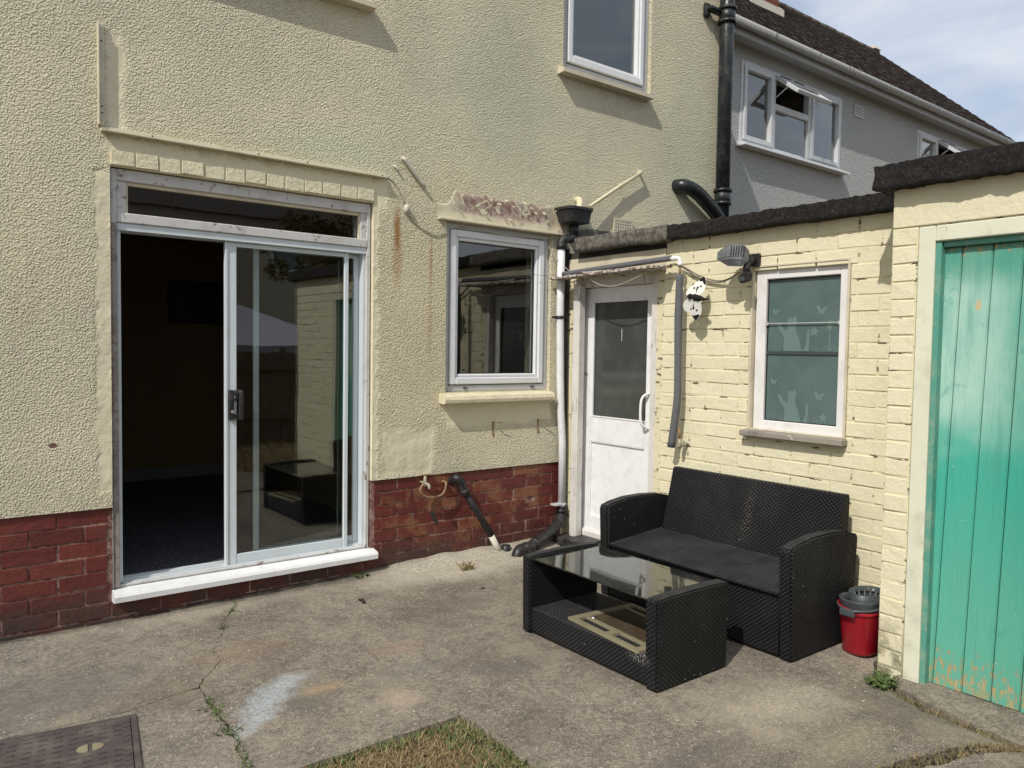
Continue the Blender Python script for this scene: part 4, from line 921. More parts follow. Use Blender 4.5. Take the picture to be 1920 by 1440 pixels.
for i, v in enumerate(m.v): pass
wb_ = MB(); wb_.add([(v[0], v[1], v[2]) for v in m.v], m.f); wb_.build('weather_bar', 'peelwhite', DR)
m = MB(); m.tube([(3.706, -0.768, 1.085), (3.672, -0.752, 1.07), (3.655, -0.742, 1.03), (3.652, -0.742, 0.93), (3.66, -0.748, 0.885), (3.706, -0.768, 0.855)], 0.0085, 10, 4); m.build('pull_handle', 'white', DR)
m = MB(); m.tube([(3.709, -0.179, 1.19), (3.700, -0.179, 1.19)], 0.013, 14); m.build('lock', 'brass', DR)
m = MB(); m.box((3.7215, -0.497, 1.42), (3.7235, -0.494, 1.50)); m.build('glass_scratch', 'white', DR)
m = MB(); m.box((3.50, -0.90, 0.005), (3.76, -0.07, 0.058), 0.008); m.build('step', 'dark', O)
m = MB(); m.box((3.47, -0.42, 0.006), (3.66, -0.22, 0.072), 0.006); m.build('threshold_tile', 'black', O)
# rotten canopy strip
CN = thing('door_canopy', (3.55, -0.5, 1.86), 'rotten white timber canopy strip hanging above the outhouse door', 'canopy')
def rag(x0, x1, y0, y1, z0, z1, amp, mat, name, seed, slope=0.0):
    N = 60; vs = []
    for i in range(N + 1):
        y = y0 + (y1 - y0) * i / N; e = amp * noise.noise(Vector((y * 13, seed, 0))); f = amp * noise.noise(Vector((y * 21, seed, 7))); zz = slope * (i / N)
        for x, z in ((x0 + e, z0 + f), (x0 + e * .5, z1 + f * .4), (x1, z1 + zz * 0 + 0.004), (x1, z0)): vs.append((x, y, z + zz))
    fs = [[4 * i + k, 4 * i + (k + 1) % 4, 4 * i + 4 + (k + 1) % 4, 4 * i + 4 + k] for i in range(N) for k in range(4)] + [[0, 1, 2, 3], [4 * N + 3, 4 * N + 2, 4 * N + 1, 4 * N]]
    return MB().add(vs, fs).build(name, mat, CN)
rag(3.465, 3.57, -0.035, -0.985, 1.838, 1.850, 0.006, 'rotten', 'front_strip', 1, 0.014)
rag(3.53, 3.648, -0.12, -0.93, 1.853, 1.866, 0.010, 'rotten', 'back_strip', 2, -0.004)
rag(3.52, 3.60, -0.3, -1.02, 1.866, 1.876, 0.008, 'rotten', 'loose_lath', 4, -0.01)
m = MB(); m.tube([(3.5, -0.381, 1.840), (3.5, -0.45, 1.80), (3.5, -0.532, 1.772), (3.5, -0.651, 1.762), (3.5, -0.809, 1.799), (3.5, -0.917, 1.836)], 0.0032, 6, 4)
tag(MB().tube([(3.36, 0.0, 1.868), (3.47, -0.04, 1.862)], 0.0015, 5).build('thin_wire', 'darkcable'), 'very thin dark wire from the kitchen window frame to the canopy tip', 'wire')
tag(m.build('loose_wire', 'cable'), 'pale wire hanging in a loop below the rotten door canopy', 'cable')
# foam-lagged pipe
F = thing('lagged_pipe', (3.56, -1.1, 0.8), 'grey foam lagged water pipe across the door head and down the outhouse wall', 'pipe')
m = MB(); m.tube([(3.545, -0.10, 1.876), (3.545, -0.3, 1.883), (3.55, -0.612, 1.894), (3.56, -1.045, 1.908)], 0.0175, 12, 3); m.build('lagging', 'foam', F)
m = MB(); m.tube([(3.56, -1.111, 1.838 - 0.03), (3.56, -1.110, 1.67), (3.56, -1.109, 1.54), (3.56, -1.113, 1.289), (3.56, -1.116, 1.1), (3.56, -1.105, 0.98), (3.56, -1.078, 0.785)], [0.020, 0.0225, 0.0235, 0.021, 0.022, 0.023, 0.024], 14, 4); m.build('lagging', 'foam', F)
m = MB(); m.tube([(3.56, -1.03, 1.9045), (3.56, -1.085, 1.905), (3.56, -1.108, 1.895), (3.56, -1.112, 1.865)], 0.0125, 10, 4); m.tube([(3.56, -1.112, 1.878), (3.56, -1.112, 1.858)], 0.0165, 10); m.tube([(3.56, -1.055, 1.9045), (3.56, -1.072, 1.905)], 0.0165, 10); m.build('elbow', 'white', F)
m = MB(); m.tube([(3.56, -1.112, 1.862), (3.56, -1.112, 1.79)], 0.0085, 8); m.tube([(3.57, -1.128, 0.90), (3.575, -1.128, 0.83)], 0.007, 8); m.build('copper_pipe', 'copper', F)
m = MB(); m.tube([(3.575, -1.128, 0.838), (3.575, -1.130, 0.782)], 0.013, 10); m.tube([(3.65, -1.125, 0.80), (3.56, -1.13, 0.80)], 0.011, 10); m.build('stop_valve', 'brass', F)
m = MB(); m.tube([(3.62, -0.96, 1.870), (3.60, -1.02, 1.878), (3.60, -1.07, 1.872)], 0.003, 6, 3)
for d in (0, 0.008): m.tube([(3.625, -1.061, 1.871 - d), (3.628, -1.102, 1.849 - d), (3.63, -1.162, 1.816 - d * 1.5), (3.63, -1.241, 1.782 - d * 1.5), (3.63, -1.335, 1.760 - d), (3.62, -1.408, 1.766 - d * .5), (3.60, -1.478, 1.785), (3.56, -1.53, 1.79)], 0.0038, 6, 4)
tag(m.build('lamp_cable', 'darkcable'), 'brown twin cable looping from the lagged pipe to the security light', 'cable')
# butterfly ornament
BF = thing('butterfly_ornament', (3.60, -1.25, 1.66), 'black and white metal butterfly ornament on the outhouse wall beside the grey pipe', 'ornament')
m = MB(); m.tube([(3.53, -1.20, 1.676), (3.53, -1.215, 1.672), (3.53, -1.235, 1.669), (3.53, -1.25, 1.666), (3.53, -1.285, 1.658), (3.53, -1.327, 1.650)], [0.008, 0.017, 0.012, 0.020, 0.017, 0.005], 10, 3); m.build('body', 'bflyblack', BF)
def wing(poly, tip, sgn, off):
    def P(p, d=0): return (3.53 + 0.035 * abs(p[1] - 1.662) / 0.12 * (1 if sgn > 0 else .6) - d + off, p[0], p[1])
    W = MB(); n = len(poly); W.add([P(p) for p in poly] + [P(p, 0.002) for p in poly], [list(range(n)), list(range(n, 2 * n))[::-1]] + [[i, (i + 1) % n, n + (i + 1) % n, n + i] for i in range(n)]); o = W.build('wing', 'bflywhite', BF)
    for t in tip:
        W = MB(); n = len(t); W.add([P(p, 0.0025) for p in t] + [P(p, 0.0045) for p in t], [list(range(n)), list(range(n, 2 * n))[::-1]] + [[i, (i + 1) % n, n + (i + 1) % n, n + i] for i in range(n)]); W.build('wing_marking', 'bflyblack', o)
def sm(pts, k=4):
    out = []; n = len(pts)
    for i in range(n):
        p0, p1, p2, p3 = [Vector(pts[(i + j) % n]) for j in (-1, 0, 1, 2)]
        for q in range(k):
            t = q / k; out.append(tuple(0.5 * ((2 * p1) + (p2 - p0) * t + (2 * p0 - 5 * p1 + 4 * p2 - p3) * t * t + (3 * p1 - p0 - 3 * p2 + p3) * t ** 3)))
    return out
def dot(y, z, r): return [(y + r * math.cos(a * .785), z + r * math.sin(a * .785)) for a in range(8)]
wing(sm([(-1.285, 1.676), (-1.312, 1.705), (-1.310, 1.745), (-1.290, 1.786), (-1.262, 1.765), (-1.232, 1.745), (-1.222, 1.712), (-1.24, 1.678)]), [sm([(-1.3105, 1.735), (-1.3095, 1.750), (-1.290, 1.785), (-1.262, 1.764), (-1.275, 1.758), (-1.288, 1.757), (-1.298, 1.742)], 2), dot(-1.283, 1.728, .006), dot(-1.262, 1.721, .007), dot(-1.237, 1.720, .006), [(-1.252, 1.714), (-1.259, 1.69), (-1.262, 1.716)]], 1, -0.004)
wing(sm([(-1.235, 1.678), (-1.232, 1.712), (-1.212, 1.733), (-1.190, 1.725), (-1.178, 1.700), (-1.188, 1.678)]), [], 1, 0.004)
wing(sm([(-1.285, 1.645), (-1.296, 1.61), (-1.290, 1.572), (-1.262, 1.545), (-1.250, 1.532), (-1.232, 1.548), (-1.210, 1.572), (-1.212, 1.61), (-1.235, 1.65)]), [sm([(-1.280, 1.566), (-1.262, 1.5465), (-1.251, 1.536), (-1.236, 1.548), (-1.226, 1.566), (-1.24, 1.562), (-1.26, 1.567)], 2), dot(-1.262, 1.592, .006), dot(-1.240, 1.604, .007), dot(-1.222, 1.600, .005), [(-1.240, 1.632), (-1.236, 1.606), (-1.245, 1.608)]], -1, -0.004)
wing(sm([(-1.225, 1.656), (-1.212, 1.60), (-1.195, 1.583), (-1.168, 1.595), (-1.160, 1.63), (-1.185, 1.655)]), [], -1, 0.004)
m = MB(); m.tube([(3.53, -1.25, 1.662), (3.655, -1.25, 1.662)], 0.004, 6); m.build('stem', 'bflyblack', BF)
# security light
SL = thing('security_light', (3.63, -1.53, 1.86), 'bleached black floodlight with motion sensor on the outhouse wall', 'lamp')
def hull(pts, name, mat, parent, bev=0.01, seg=3):
    bm = bmesh.new(); [bm.verts.new(p) for p in pts]; bmesh.ops.convex_hull(bm, input=bm.verts)
    bmesh.ops.dissolve_limit(bm, angle_limit=0.02, verts=bm.verts, edges=bm.edges)
    bmesh.ops.bevel(bm, geom=bm.edges[:], offset=bev, segments=seg, affect='EDGES'); bmesh.ops.recalc_face_normals(bm, faces=bm.faces)
    me = bpy.data.meshes.new(name); bm.to_mesh(me); bm.free(); me.materials.append(MT[mat]); return link(name, me, parent)
hc = Vector((3.51, -1.525, 1.880)); e1 = Vector((0.05, 0.93, -0.05)).normalized(); 
ax1 = Vector((-0.25, 0.90, -0.15)).normalized(); up_ = Vector((-0.68, -0.50, 0.55)).normalized(); ax1 = (ax1 - up_ * ax1.dot(up_)).normalized(); ax2 = up_.cross(ax1)
pt = lambda a, b, c: hc + ax1 * a + ax2 * b + up_ * c
hull([pt(a, b, -0.012) for a, b in ((0.095, -0.03), (0.095, 0.03), (0.03, 0.075), (-0.05, 0.075), (0.03, -0.075), (-0.05, -0.075), (-0.085, 0.03), (-0.085, -0.03))] + [pt(a, b, 0.035) for a, b in ((0.03, 0.045), (-0.05, 0.045), (0.03, -0.045), (-0.05, -0.045))], 'lamp_head', 'lightbody', SL, 0.008)
m = MB()
for k in range(6):
    a = pt(-0.05 + k * 0.013, -0.034, 0.0365); b = pt(-0.05 + k * 0.013, 0.034, 0.0365); m.tube([a, b], 0.0035, 5)
m.build('vent_slat', 'black', SL)
m = MB(); a = pt(-0.075, -0.01, -0.005); m.tube([tuple(a), (3.57, -1.575, 1.855), (3.645, -1.555, 1.86)], [0.016, 0.02, 0.024], 10, 3); m.box((3.628, -1.60, 1.825), (3.652, -1.53, 1.895), 0.006); m.tube([(3.56, -1.575, 1.85), (3.545, -1.58, 1.79)], [0.017, 0.02], 10); m.build('bracket', 'black', SL)
hull([(3.54 + dx, -1.580 + dy, 1.762 + dz) for dx, dy, dz in ((-.03, .035, .0), (.03, .035, .0), (-.03, -.03, .02), (.03, -.03, .02), (-.025, .02, -.038), (.02, .02, -.035), (-.025, -.03, -.025), (.02, -.03, -.02), (-.01, 0, .035), (.01, 0, .035))], 'sensor', 'black', SL, 0.006)
m = MB(); m.box((3.506, -1.595, 1.735), (3.516, -1.56, 1.76), 0.003); m.build('sensor_lens', 'greyplastic', SL)

# outhouse window
m = MB(); ring(m, OW[0] + 0.002, OW[1] - 0.002, OW[2] + 0.034, OW[3] - 0.002, (0.012, 0.012, 0.004, 0.012), PY, XB - 0.006, XB + 0.07, 0.002)
W2 = m.build('window', 'creamwood', O)
m = MB(); ring(m, -2.096, -1.560, 0.934, 1.815, (0.050, 0.062, 0.052, 0.062), PY, 3.672, 3.73, 0.004); m.build('frame', 'sash', W2)
pane(W2, -2.05, -1.62, 0.98, 1.76, PY, 3.695, 'frost')
m = MB(); m.box((3.688, -2.048, 1.345), (3.704, -1.620, 1.364), 0.002); m.build('glazing_bar', 'greyplastic', W2)
m = MB(); m.box((3.680, -2.052, 1.512), (3.684, -1.618, 1.516)); m.box((3.674, -1.635, 1.503), (3.690, -1.612, 1.521)); m.box((3.674, -2.056, 1.503), (3.690, -2.040, 1.521)); m.build('stay_bar', 'alugrey', W2)
m = MB(); m.box((3.590, -2.125, 0.897), (3.70, -1.528, 0.932), 0.005, jit=0.001); m.build('sill', 'sillwood', W2)
m = MB(); ring(m, -2.047, -1.621, 0.985, 1.754, 0.006, PY, 3.689, 3.696, 0.001); m.build('putty', 'black', W2)
def decal(poly, y0, z0, s):
    m = MB(); pts = [(y0 - p[0] * s, z0 + p[1] * s) for p in poly]; m.prism(pts, 'x', 3.6935, 3.6948); m.build('window_decal', 'decal', W2)
cat = [(0, 0), (0.02, .2), (0, .38), (-.12, .52), (-.22, .72), (-.15, .76), (-.05, .62), (.08, .52), (.12, .60), (.1, .74), (.14, .88), (.24, .84), (.34, .92), (.38, .78), (.34, .62), (.36, .5), (.46, .28), (.5, .08), (.56, .0)]
tail = [(.58, 0), (.66, .2), (.66, .45), (.7, .58), (.75, .45), (.74, .2), (.72, 0)]
bfl = [(0, -.03), (-.03, .02), (-.07, .10), (-.05, .14), (.0, .10), (.02, .05), (.05, .09), (.12, .12), (.12, .07), (.07, .03), (.08, -.01), (.04, -.03), (.02, .0)]
star = [(math.cos(i * math.pi / 5 + .3) * (.09 if i % 2 == 0 else .045), math.sin(i * math.pi / 5 + .3) * (.09 if i % 2 == 0 else .045)) for i in range(10)]
for zb, k in ((1.366, 0.205), (0.988, 0.19)):
    y0 = -1.722 if zb > 1.2 else -1.738
    decal(cat, y0, zb, k); decal(tail, y0, zb, k); decal(star, -1.90 if zb > 1.2 else -1.965, zb + (0.10 if zb > 1.2 else 0.035), 0.32)
    decal(bfl, -1.665, zb + 0.20, 0.22); decal(bfl, -1.93, zb + (0.195 if zb > 1.2 else 0.13), 0.32)
    if zb > 1.2: decal(sm([(0, 0), (.03, .05), (.03, .1), (0, .12), (-.03, .1), (-.03, .05)], 2), -1.985, zb + 0.10, 0.5); decal([(0, 0), (.01, .2), (.02, .2), (.02, 0), (.08, .14), (.03, 0)], -1.98, zb, 0.5)
for zb in (1.366, 0.988):
    m = MB()
    for i in range(70):
        y = U(-2.04, -1.63); h = U(.02, .085); d = U(-.012, .012); m.prism([(y, zb), (y + .0022, zb), (y + d, zb + h)], 'x', 3.6938, 3.6947)
    m.build('window_decal', 'decal', W2)

# ------------------------------------------------------------------ shed with the teal door
SH = thing('brick_shed', (3.45, -3.2, 0), 'taller cream brick shed with black coping and a peeling teal boarded door', 'shed')
XP = 3.38
SD = (-3.14, -2.552, -0.3, 1.898)
m = MB(); holes_wall(m, -4.06, -2.443, -0.2, 1.90, [SD], PY, XP + 0.0035, XP + 0.12); m.box((XP + 0.12, -2.55, -0.2), (3.66, -2.4445, 2.06)); m.build('mortar', 'ymortar', SH)
lay_bricks(SH, -2.55, -2.442, -0.104, 1.90, 0.0771, 0.60, [], 'ybrick', 'y', XP, phase=0.30, joint=0.008, depth=0.03)
lay_bricks(SH, -4.06, -3.142, -0.104, 1.90, 0.0771, 0.225, [], 'ybrick', 'y', XP, phase=0.05)
MB().box((XP - 0.002, -4.06, 1.902), (XP + 0.2, -2.443, 2.07), 0.004, 2).build('lintel', 'ybrick', SH)
rough_block((3.305, -4.13, 2.062), (3.75, -2.385, 2.162), 0.014, 0.007, 'bitumen', 'coping', SH, 9, 26)
m = MB(); m.box((3.59, -4.05, 1.9), (5.2, -2.46, 2.14)); m.build('flat_roof', 'bitumen', SH)
m = MB(); m.box((3.5, -4.05, -0.2), (3.54, -2.56, 1.9)); m.build('inner_wall', 'room_dark', SH)
TD = ring(MB(), -3.137, -2.555, -0.056, 1.895, (0.07, 0.068, 0.001, 0.066), PY, XP - 0.004, XP + 0.055, 0.004).build('door', 'tealframe', SH)
m = MB(); m.box((XP + 0.006, -2.6225, -0.056), (XP + 0.058, -2.6235 - 0.022, 1.829), 0.003); m.box((XP + 0.020, -2.646, 1.805), (XP + 0.058, -3.067, 1.828), 0.003); m.build('frame_stop', 'tealedge', TD)
joints = [-2.588, -2.660, -2.776, -2.886, -2.99, -3.09]
for i in range(len(joints) - 1):
    a, b = joints[i], joints[i + 1]; zb = -0.048 + U(-.004, .004); ln = -0.052
    m = MB(); gx0 = XP + 0.047 + U(-.002, .002)
    p = [(a - .002, zb), (b + .002, zb), (b + .002 + ln, 1.803), (a - .002 + ln, 1.803)]
    m.prism(p, 'x', gx0, gx0 + 0.02)
    bm = bmesh.new(); me = m.mesh('board'); bm.from_mesh(me); bmesh.ops.bevel(bm, geom=bm.edges[:], offset=0.0035, segments=2, affect='EDGES'); bm.to_mesh(me); bm.free(); me.materials.append(MT['teal']); link('board', me, TD)
m = MB(); m.box((XP + 0.0675, -3.09, -0.05), (XP + 0.075, -2.60, 1.80)); m.build('backing', 'dark', TD)

# ------------------------------------------------------------------ neighbour's house
NH = thing('grey_house', (11, 2, 0), 'grey roughcast neighbouring house with white windows, white gutter and tiled roof', 'house')
NW1 = (8.345, 10.765, 4.03, 5.085); NW2 = (13.14, 15.56, 4.03, 5.085)
m = MB(); holes_wall(m, 5.29, 16.6, 0, 5.36, [NW1, NW2], PX, 2.0, 2.27); m.box((16.3, 2.27, 0), (16.6, 7.2, 5.4)); m.prism([(2.0, 5.36), (7.2, 5.36), (4.6, 7.75)], 'x', 16.3, 16.6); m.build('wall', 'greyrender', NH)
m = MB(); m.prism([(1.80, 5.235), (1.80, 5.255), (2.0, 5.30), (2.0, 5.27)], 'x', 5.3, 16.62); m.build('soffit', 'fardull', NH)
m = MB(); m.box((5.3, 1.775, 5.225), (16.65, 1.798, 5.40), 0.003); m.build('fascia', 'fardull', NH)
GT = MB(); gp = []
for k in range(9):
    a = math.pi + math.pi * k / 8; gp.append((1.715 + 0.058 * math.cos(a), 5.368 + 0.075 * math.sin(a)))
for k in range(9):
    a = 2 * math.pi - math.pi * k / 8; gp.append((1.715 + 0.054 * math.cos(a), 5.370 + 0.071 * math.sin(a)))
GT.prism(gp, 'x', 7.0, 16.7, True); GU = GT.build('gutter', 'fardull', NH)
for x in [7.55, 8.6, 9.6, 10.6, 11.5, 12.4, 13.3, 14.2, 15.1, 16.0] + [7.02, 10.35, 10.45, 13.25, 16.66]:
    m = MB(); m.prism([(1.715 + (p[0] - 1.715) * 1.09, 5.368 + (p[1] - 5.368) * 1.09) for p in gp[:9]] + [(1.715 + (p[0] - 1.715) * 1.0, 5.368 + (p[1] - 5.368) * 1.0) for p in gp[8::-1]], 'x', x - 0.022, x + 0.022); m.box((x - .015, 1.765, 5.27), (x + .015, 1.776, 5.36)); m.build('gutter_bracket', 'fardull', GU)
m = MB(); m.prism([(1.62, 5.29), (1.80, 5.29), (1.80, 5.48), (1.66, 5.44)], 'x', 6.90, 6.995); m.build('gutter_end_box', 'creamwood', NH)
# roof deck and tiles
sl = Vector((0, 1, 0.895)).normalized(); nn = Vector((0, -0.895, 1)).normalized()
m = MB(); m.prism([(1.80, 5.40), (4.60, 7.905), (7.4, 5.40)], 'x', 5.3, 16.62); RF = m.build('roof', 'dark', NH)
m = MB(); cy = 0
course = 0.105; L = (Vector((0, 4.6, 7.95)) - Vector((0, 1.75, 5.40))).length; r = 0
while r * course < L:
    x = 5.3 + (0.083 if r % 2 else 0)
    while x < 16.66:
        o = Vector((x, 1.74, 5.415)) + sl * (r * course + U(-.005, .005)) + nn * (0.010 + U(0, 0.006)); w = 0.158; h = 0.17; t = 0.014; tilt = nn * 0.02
        p = [o, o + Vector((w, 0, 0)), o + Vector((w, 0, 0)) + sl * h - tilt, o + sl * h - tilt]
        q = [c - nn * t for c in p]
        m.add(p + q, [[0, 1, 2, 3], [0, 4, 5, 1], [0, 3, 7, 4], [1, 5, 6, 2]]); x += 0.166
    r += 1
stuff(m.build('roof_tiles', 'tile', RF))
for i in range(38):
    m = MB(); x = 5.35 + i * 0.30; m.tube([(x, 4.6, 7.93 + U(-.006, .006)), (x + 0.292, 4.6, 7.93 + U(-.006, .006))], 0.075, 10); m.build('ridge_tile', 'tile', RF)
m = MB(); m.prism([(4.52, 8.04), (4.70, 8.02), (4.73, 7.97), (4.48, 7.97)], 'x', 16.45, 16.7); m.build('ridge_end', 'mastic', RF)
CM = MB().box((10.28, 3.28, 6.4), (11.02, 4.2, 9.5)).build('chimney', 'redmortar', NH)
for z in range(0, 26):
    zz = 6.5 + z * 0.075
    if zz < 6.7: continue
    x = 10.27 - (0.11 if z % 2 else 0)
    while x < 11.02:
        x0 = max(x, 10.27); x1 = min(x + 0.215, 11.03)
        if x1 - x0 > 0.04:
            o = link('brick', MB().box((x0, 3.27, zz), (x1, 3.29, zz + 0.065), 0.003).mesh('brick'), CM); o.data.materials.append(MT['chimney'])
        x += 0.225
m = MB(); m.prism([(3.24, 6.74), (3.6, 7.09), (3.6, 7.16), (3.24, 6.88)], 'x', 11.022, 11.10); m.box((10.2, 3.20, 6.69), (11.08, 3.26, 6.84)); m.build('flashing', 'mastic', NH)
def nwin(u, openw=True):
    x0, x1, z0, z1 = u; a = 0.055
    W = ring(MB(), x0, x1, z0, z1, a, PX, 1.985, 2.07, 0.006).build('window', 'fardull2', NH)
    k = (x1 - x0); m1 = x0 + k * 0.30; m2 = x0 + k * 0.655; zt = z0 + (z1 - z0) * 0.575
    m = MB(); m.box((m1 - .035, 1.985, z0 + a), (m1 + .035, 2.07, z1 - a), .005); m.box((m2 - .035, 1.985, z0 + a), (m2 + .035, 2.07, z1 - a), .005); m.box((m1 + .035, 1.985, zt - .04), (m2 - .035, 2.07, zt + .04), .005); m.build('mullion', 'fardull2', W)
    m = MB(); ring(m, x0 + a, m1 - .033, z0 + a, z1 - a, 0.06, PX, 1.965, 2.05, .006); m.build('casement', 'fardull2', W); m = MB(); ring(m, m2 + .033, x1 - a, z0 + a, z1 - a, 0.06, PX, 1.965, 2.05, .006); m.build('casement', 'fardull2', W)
    pane(W, x0 + .1, m1 - .08, z0 + .1, z1 - .1, PX, 2.02); pane(W, m2 + .08, x1 - .1, z0 + .1, z1 - .1, PX, 2.02); pane(W, m1 + .03, m2 - .03, z0 + .05, zt - .03, PX, 2.02)
    # open top light, hinged at its head
    ht = (z1 - a) - (zt - .03); R_ = Matrix.Rotation(math.radians(-52), 4, 'X'); piv = Vector((0, 1.975, z1 - a))
    def rot(mb):
        mb.v = [tuple((R_ @ (Vector(v) - piv).to_4d().to_3d()) + piv) for v in mb.v]; return mb
    m = MB(); ring(m, m1 + .02, m2 - .02, zt - .03, z1 - a, 0.06, PX, 1.965, 2.015, .005); rot(m).build('open_top_light', 'fardull2', W)
    m = MB(); m.box((m1 + .08, 1.985, zt + .02), (m2 - .08, 1.990, z1 - a - .05)); rot(m).build('pane', 'glass', W)
    m = MB(); zc = (zt + .04 + piv.z) / 2
    for s_, xx in ((1, m1 + .05), (-1, m2 - .05)):
        e = R_ @ Vector((0, 0, -(ht * .6))) + piv; m.tube([(xx, 2.0, zt + .12), (xx, e.y + .02, e.z)], 0.008, 6)
    cxx = (m1 + m2) / 2 + .15; e = R_ @ Vector((0, 0.03, -(ht - .02))) + piv; m.tube([(cxx, e.y, e.z), (cxx + .02, e.y + .05, e.z - .03), (cxx + .12, e.y + .09, e.z - .035)], 0.012, 6, 3); m.build('stay', 'upvc', W)
    m = MB(); m.box((m1 + .12, 1.976, z1 - .035), (m1 + .36, 1.986, z1 - .022)); m.box((m1 + .44, 1.976, z1 - .035), (m1 + .68, 1.986, z1 - .022)); m.build('trickle_vent', 'greyplastic', W)
    m = MB(); m.prism([(1.86, z0 - .05), (1.86, z0 - .02), (1.99, z0 + .004), (1.99, z0 - .05)], 'x', x0 - .06, x1 + .06); m.build('sill', 'upvc', W)
    m = MB(); N = 40; vs = []
    for i in range(N + 1):
        x = m2 + .05 + (x1 - m2 - .12) * i / N; y = 2.16 + .02 * math.sin(i * .9); vs += [(x, y, z0 + .02), (x, y, z1 - .02)]
    m.add(vs, [[2 * i, 2 * i + 2, 2 * i + 3, 2 * i + 1] for i in range(N)], True); m.build('curtain', 'curtain', W)
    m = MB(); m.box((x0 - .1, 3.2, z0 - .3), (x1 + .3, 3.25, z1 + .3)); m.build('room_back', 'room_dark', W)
nwin(NW1); nwin(NW2)
air_brick('air_brick', 11.25, 1.985, 5.0, 0.26, 0.17, 5, 4, 'alugrey', 'small grey air brick under the eaves of the grey house')

# ------------------------------------------------------------------ wicker sofa
SF = thing('wicker_sofa', (3.3, -1.66, 0), 'black wicker two-seat sofa standing against the cream brick outhouse', 'sofa')
m = MB(); m.box((3.00, -2.19, 0.012), (3.46, -1.14, 0.285), 0.008, 2); m.prism([(2.985, 0.285), (2.985, 0.300), (3.45, 0.335), (3.45, 0.285)], 'y', -2.192, -1.138); m.build('seat', 'wicker', SF, True)
m = MB()
BK = [(3.400, 0.30), (3.492, 0.672), (3.500, 0.682), (3.530, 0.682), (3.540, 0.66), (3.510, 0.02), (3.45, 0.02)]
m.prism(BK, 'y', -2.205, -1.155); o = m.build('backrest', 'wicker', SF, True)
m = MB()
for yy in (-1.68,): m.box((3.392, yy - .0012, .33), (3.40, yy + .0012, .34)); 
def arm(y0, y1):
    top = [(2.975, 0.485), (2.985, 0.505), (3.04, 0.520), (3.15, 0.535), (3.28, 0.537), (3.42, 0.528), (3.53, 0.50), (3.537, 0.48)]
    poly = [(3.00, 0.0)] + top + [(3.505, 0.0)]
    q = MB(); q.prism(poly, 'y', y0, y1); me = q.mesh('arm')
    bm = bmesh.new(); bm.from_mesh(me); bmesh.ops.bevel(bm, geom=[e for e in bm.edges if e.calc_face_angle(0) > 1.2], offset=0.008, segments=2, affect='EDGES'); bm.to_mesh(me); bm.free()
    w = MB(); w.v = [tuple(v.co) for v in me.vertices]; w.f = [tuple(p.vertices) for p in me.polygons]; w.sm = [False] * len(w.f)
    w.build('armrest', 'wicker', SF, True)
arm(-2.255, -2.193); arm(-1.137, -1.072)
m = MB(); m.tube([(2.998, -2.193, 0.02), (2.990, -2.193, 0.5)], 0.004, 6); m.tube([(2.998, -1.137, 0.02), (2.990, -1.137, 0.5)], 0.004, 6); m.tube([(2.986, -2.19, 0.293), (2.986, -1.14, 0.293)], 0.006, 6); m.build('edge_braid', 'wicker', SF, True)
# coffee table
TB = thing('wicker_coffee_table', (2.5, -1.67, 0), 'black wicker coffee table with glass top standing in front of the sofa', 'table')
def endp(y0, y1, n):
    q = MB(); q.prism([(2.290, 0.004), (2.284, 0.362), (2.292, 0.372), (2.36, 0.376), (2.50, 0.378), (2.66, 0.376), (2.733, 0.372), (2.742, 0.36), (2.738, 0.004)], 'y', y0, y1); me = q.mesh('e')
    bm = bmesh.new(); bm.from_mesh(me); bmesh.ops.bevel(bm, geom=[e for e in bm.edges if e.calc_face_angle(0) > 1.2], offset=0.007, segments=2, affect='EDGES'); bm.to_mesh(me); bm.free()
    w = MB(); w.v = [tuple(v.co) for v in me.vertices]; w.f = [tuple(p.vertices) for p in me.polygons]; w.sm = [False] * len(w.f); w.build('end_panel', 'wicker', TB, True)
endp(-2.112, -2.048, 0); endp(-1.318, -1.262, 1)
m = MB(); m.box((2.300, -2.047, 0.012), (2.722, -1.319, 0.128), 0.006, 2); m.build('shelf', 'wicker', TB, True)
m = MB(); m.box((2.298, -2.046, 0.357), (2.722, -1.320, 0.364), 0.0015); m.build('glass_top', 'tableglass', TB)
m = MB(); m.box((2.695, -2.047, 0.300), (2.722, -1.319, 0.3565), 0.004); m.build('rear_rail', 'wicker', TB, True)
GR = thing('plastic_grille', (2.46, -1.77, 0.13), 'beige plastic framed mesh panel lying on the lower shelf of the coffee table', 'grille')
rz = Matrix.Rotation(math.radians(-5), 4, 'Z'); gc = Vector((2.50, -1.79, 0.134))
def gp_(mb): mb.v = [tuple((rz @ (Vector(v) - gc)) + gc) for v in mb.v]; return mb
m = MB(); holes_wall(m, 2.31, 2.69, -2.03, -1.56, [(2.40, 2.62, -1.99, -1.60), (2.335, 2.385, -1.99, -1.83), (2.335, 2.385, -1.79, -1.60), (2.635, 2.675, -1.99, -1.83), (2.635, 2.675, -1.79, -1.60)], lambda u, w, d: (u, w, d), 0.1295, 0.141); gp_(m).build('frame', 'tan', GR)
m = MB(); m.box((2.402, -1.988, 0.1300), (2.618, -1.602, 0.136)); gp_(m).build('mesh', 'mesh', GR)
m = MB(); m.lathe([(0, 0.008), (0.005, 0.007), (0.007, 0.003), (0.005, 0), (0, 0)], (2.405, -1.63, 0.1415), 7); tag(m.build('pebble', 'white'), 'small white pebble lying on the beige grille', 'pebble')

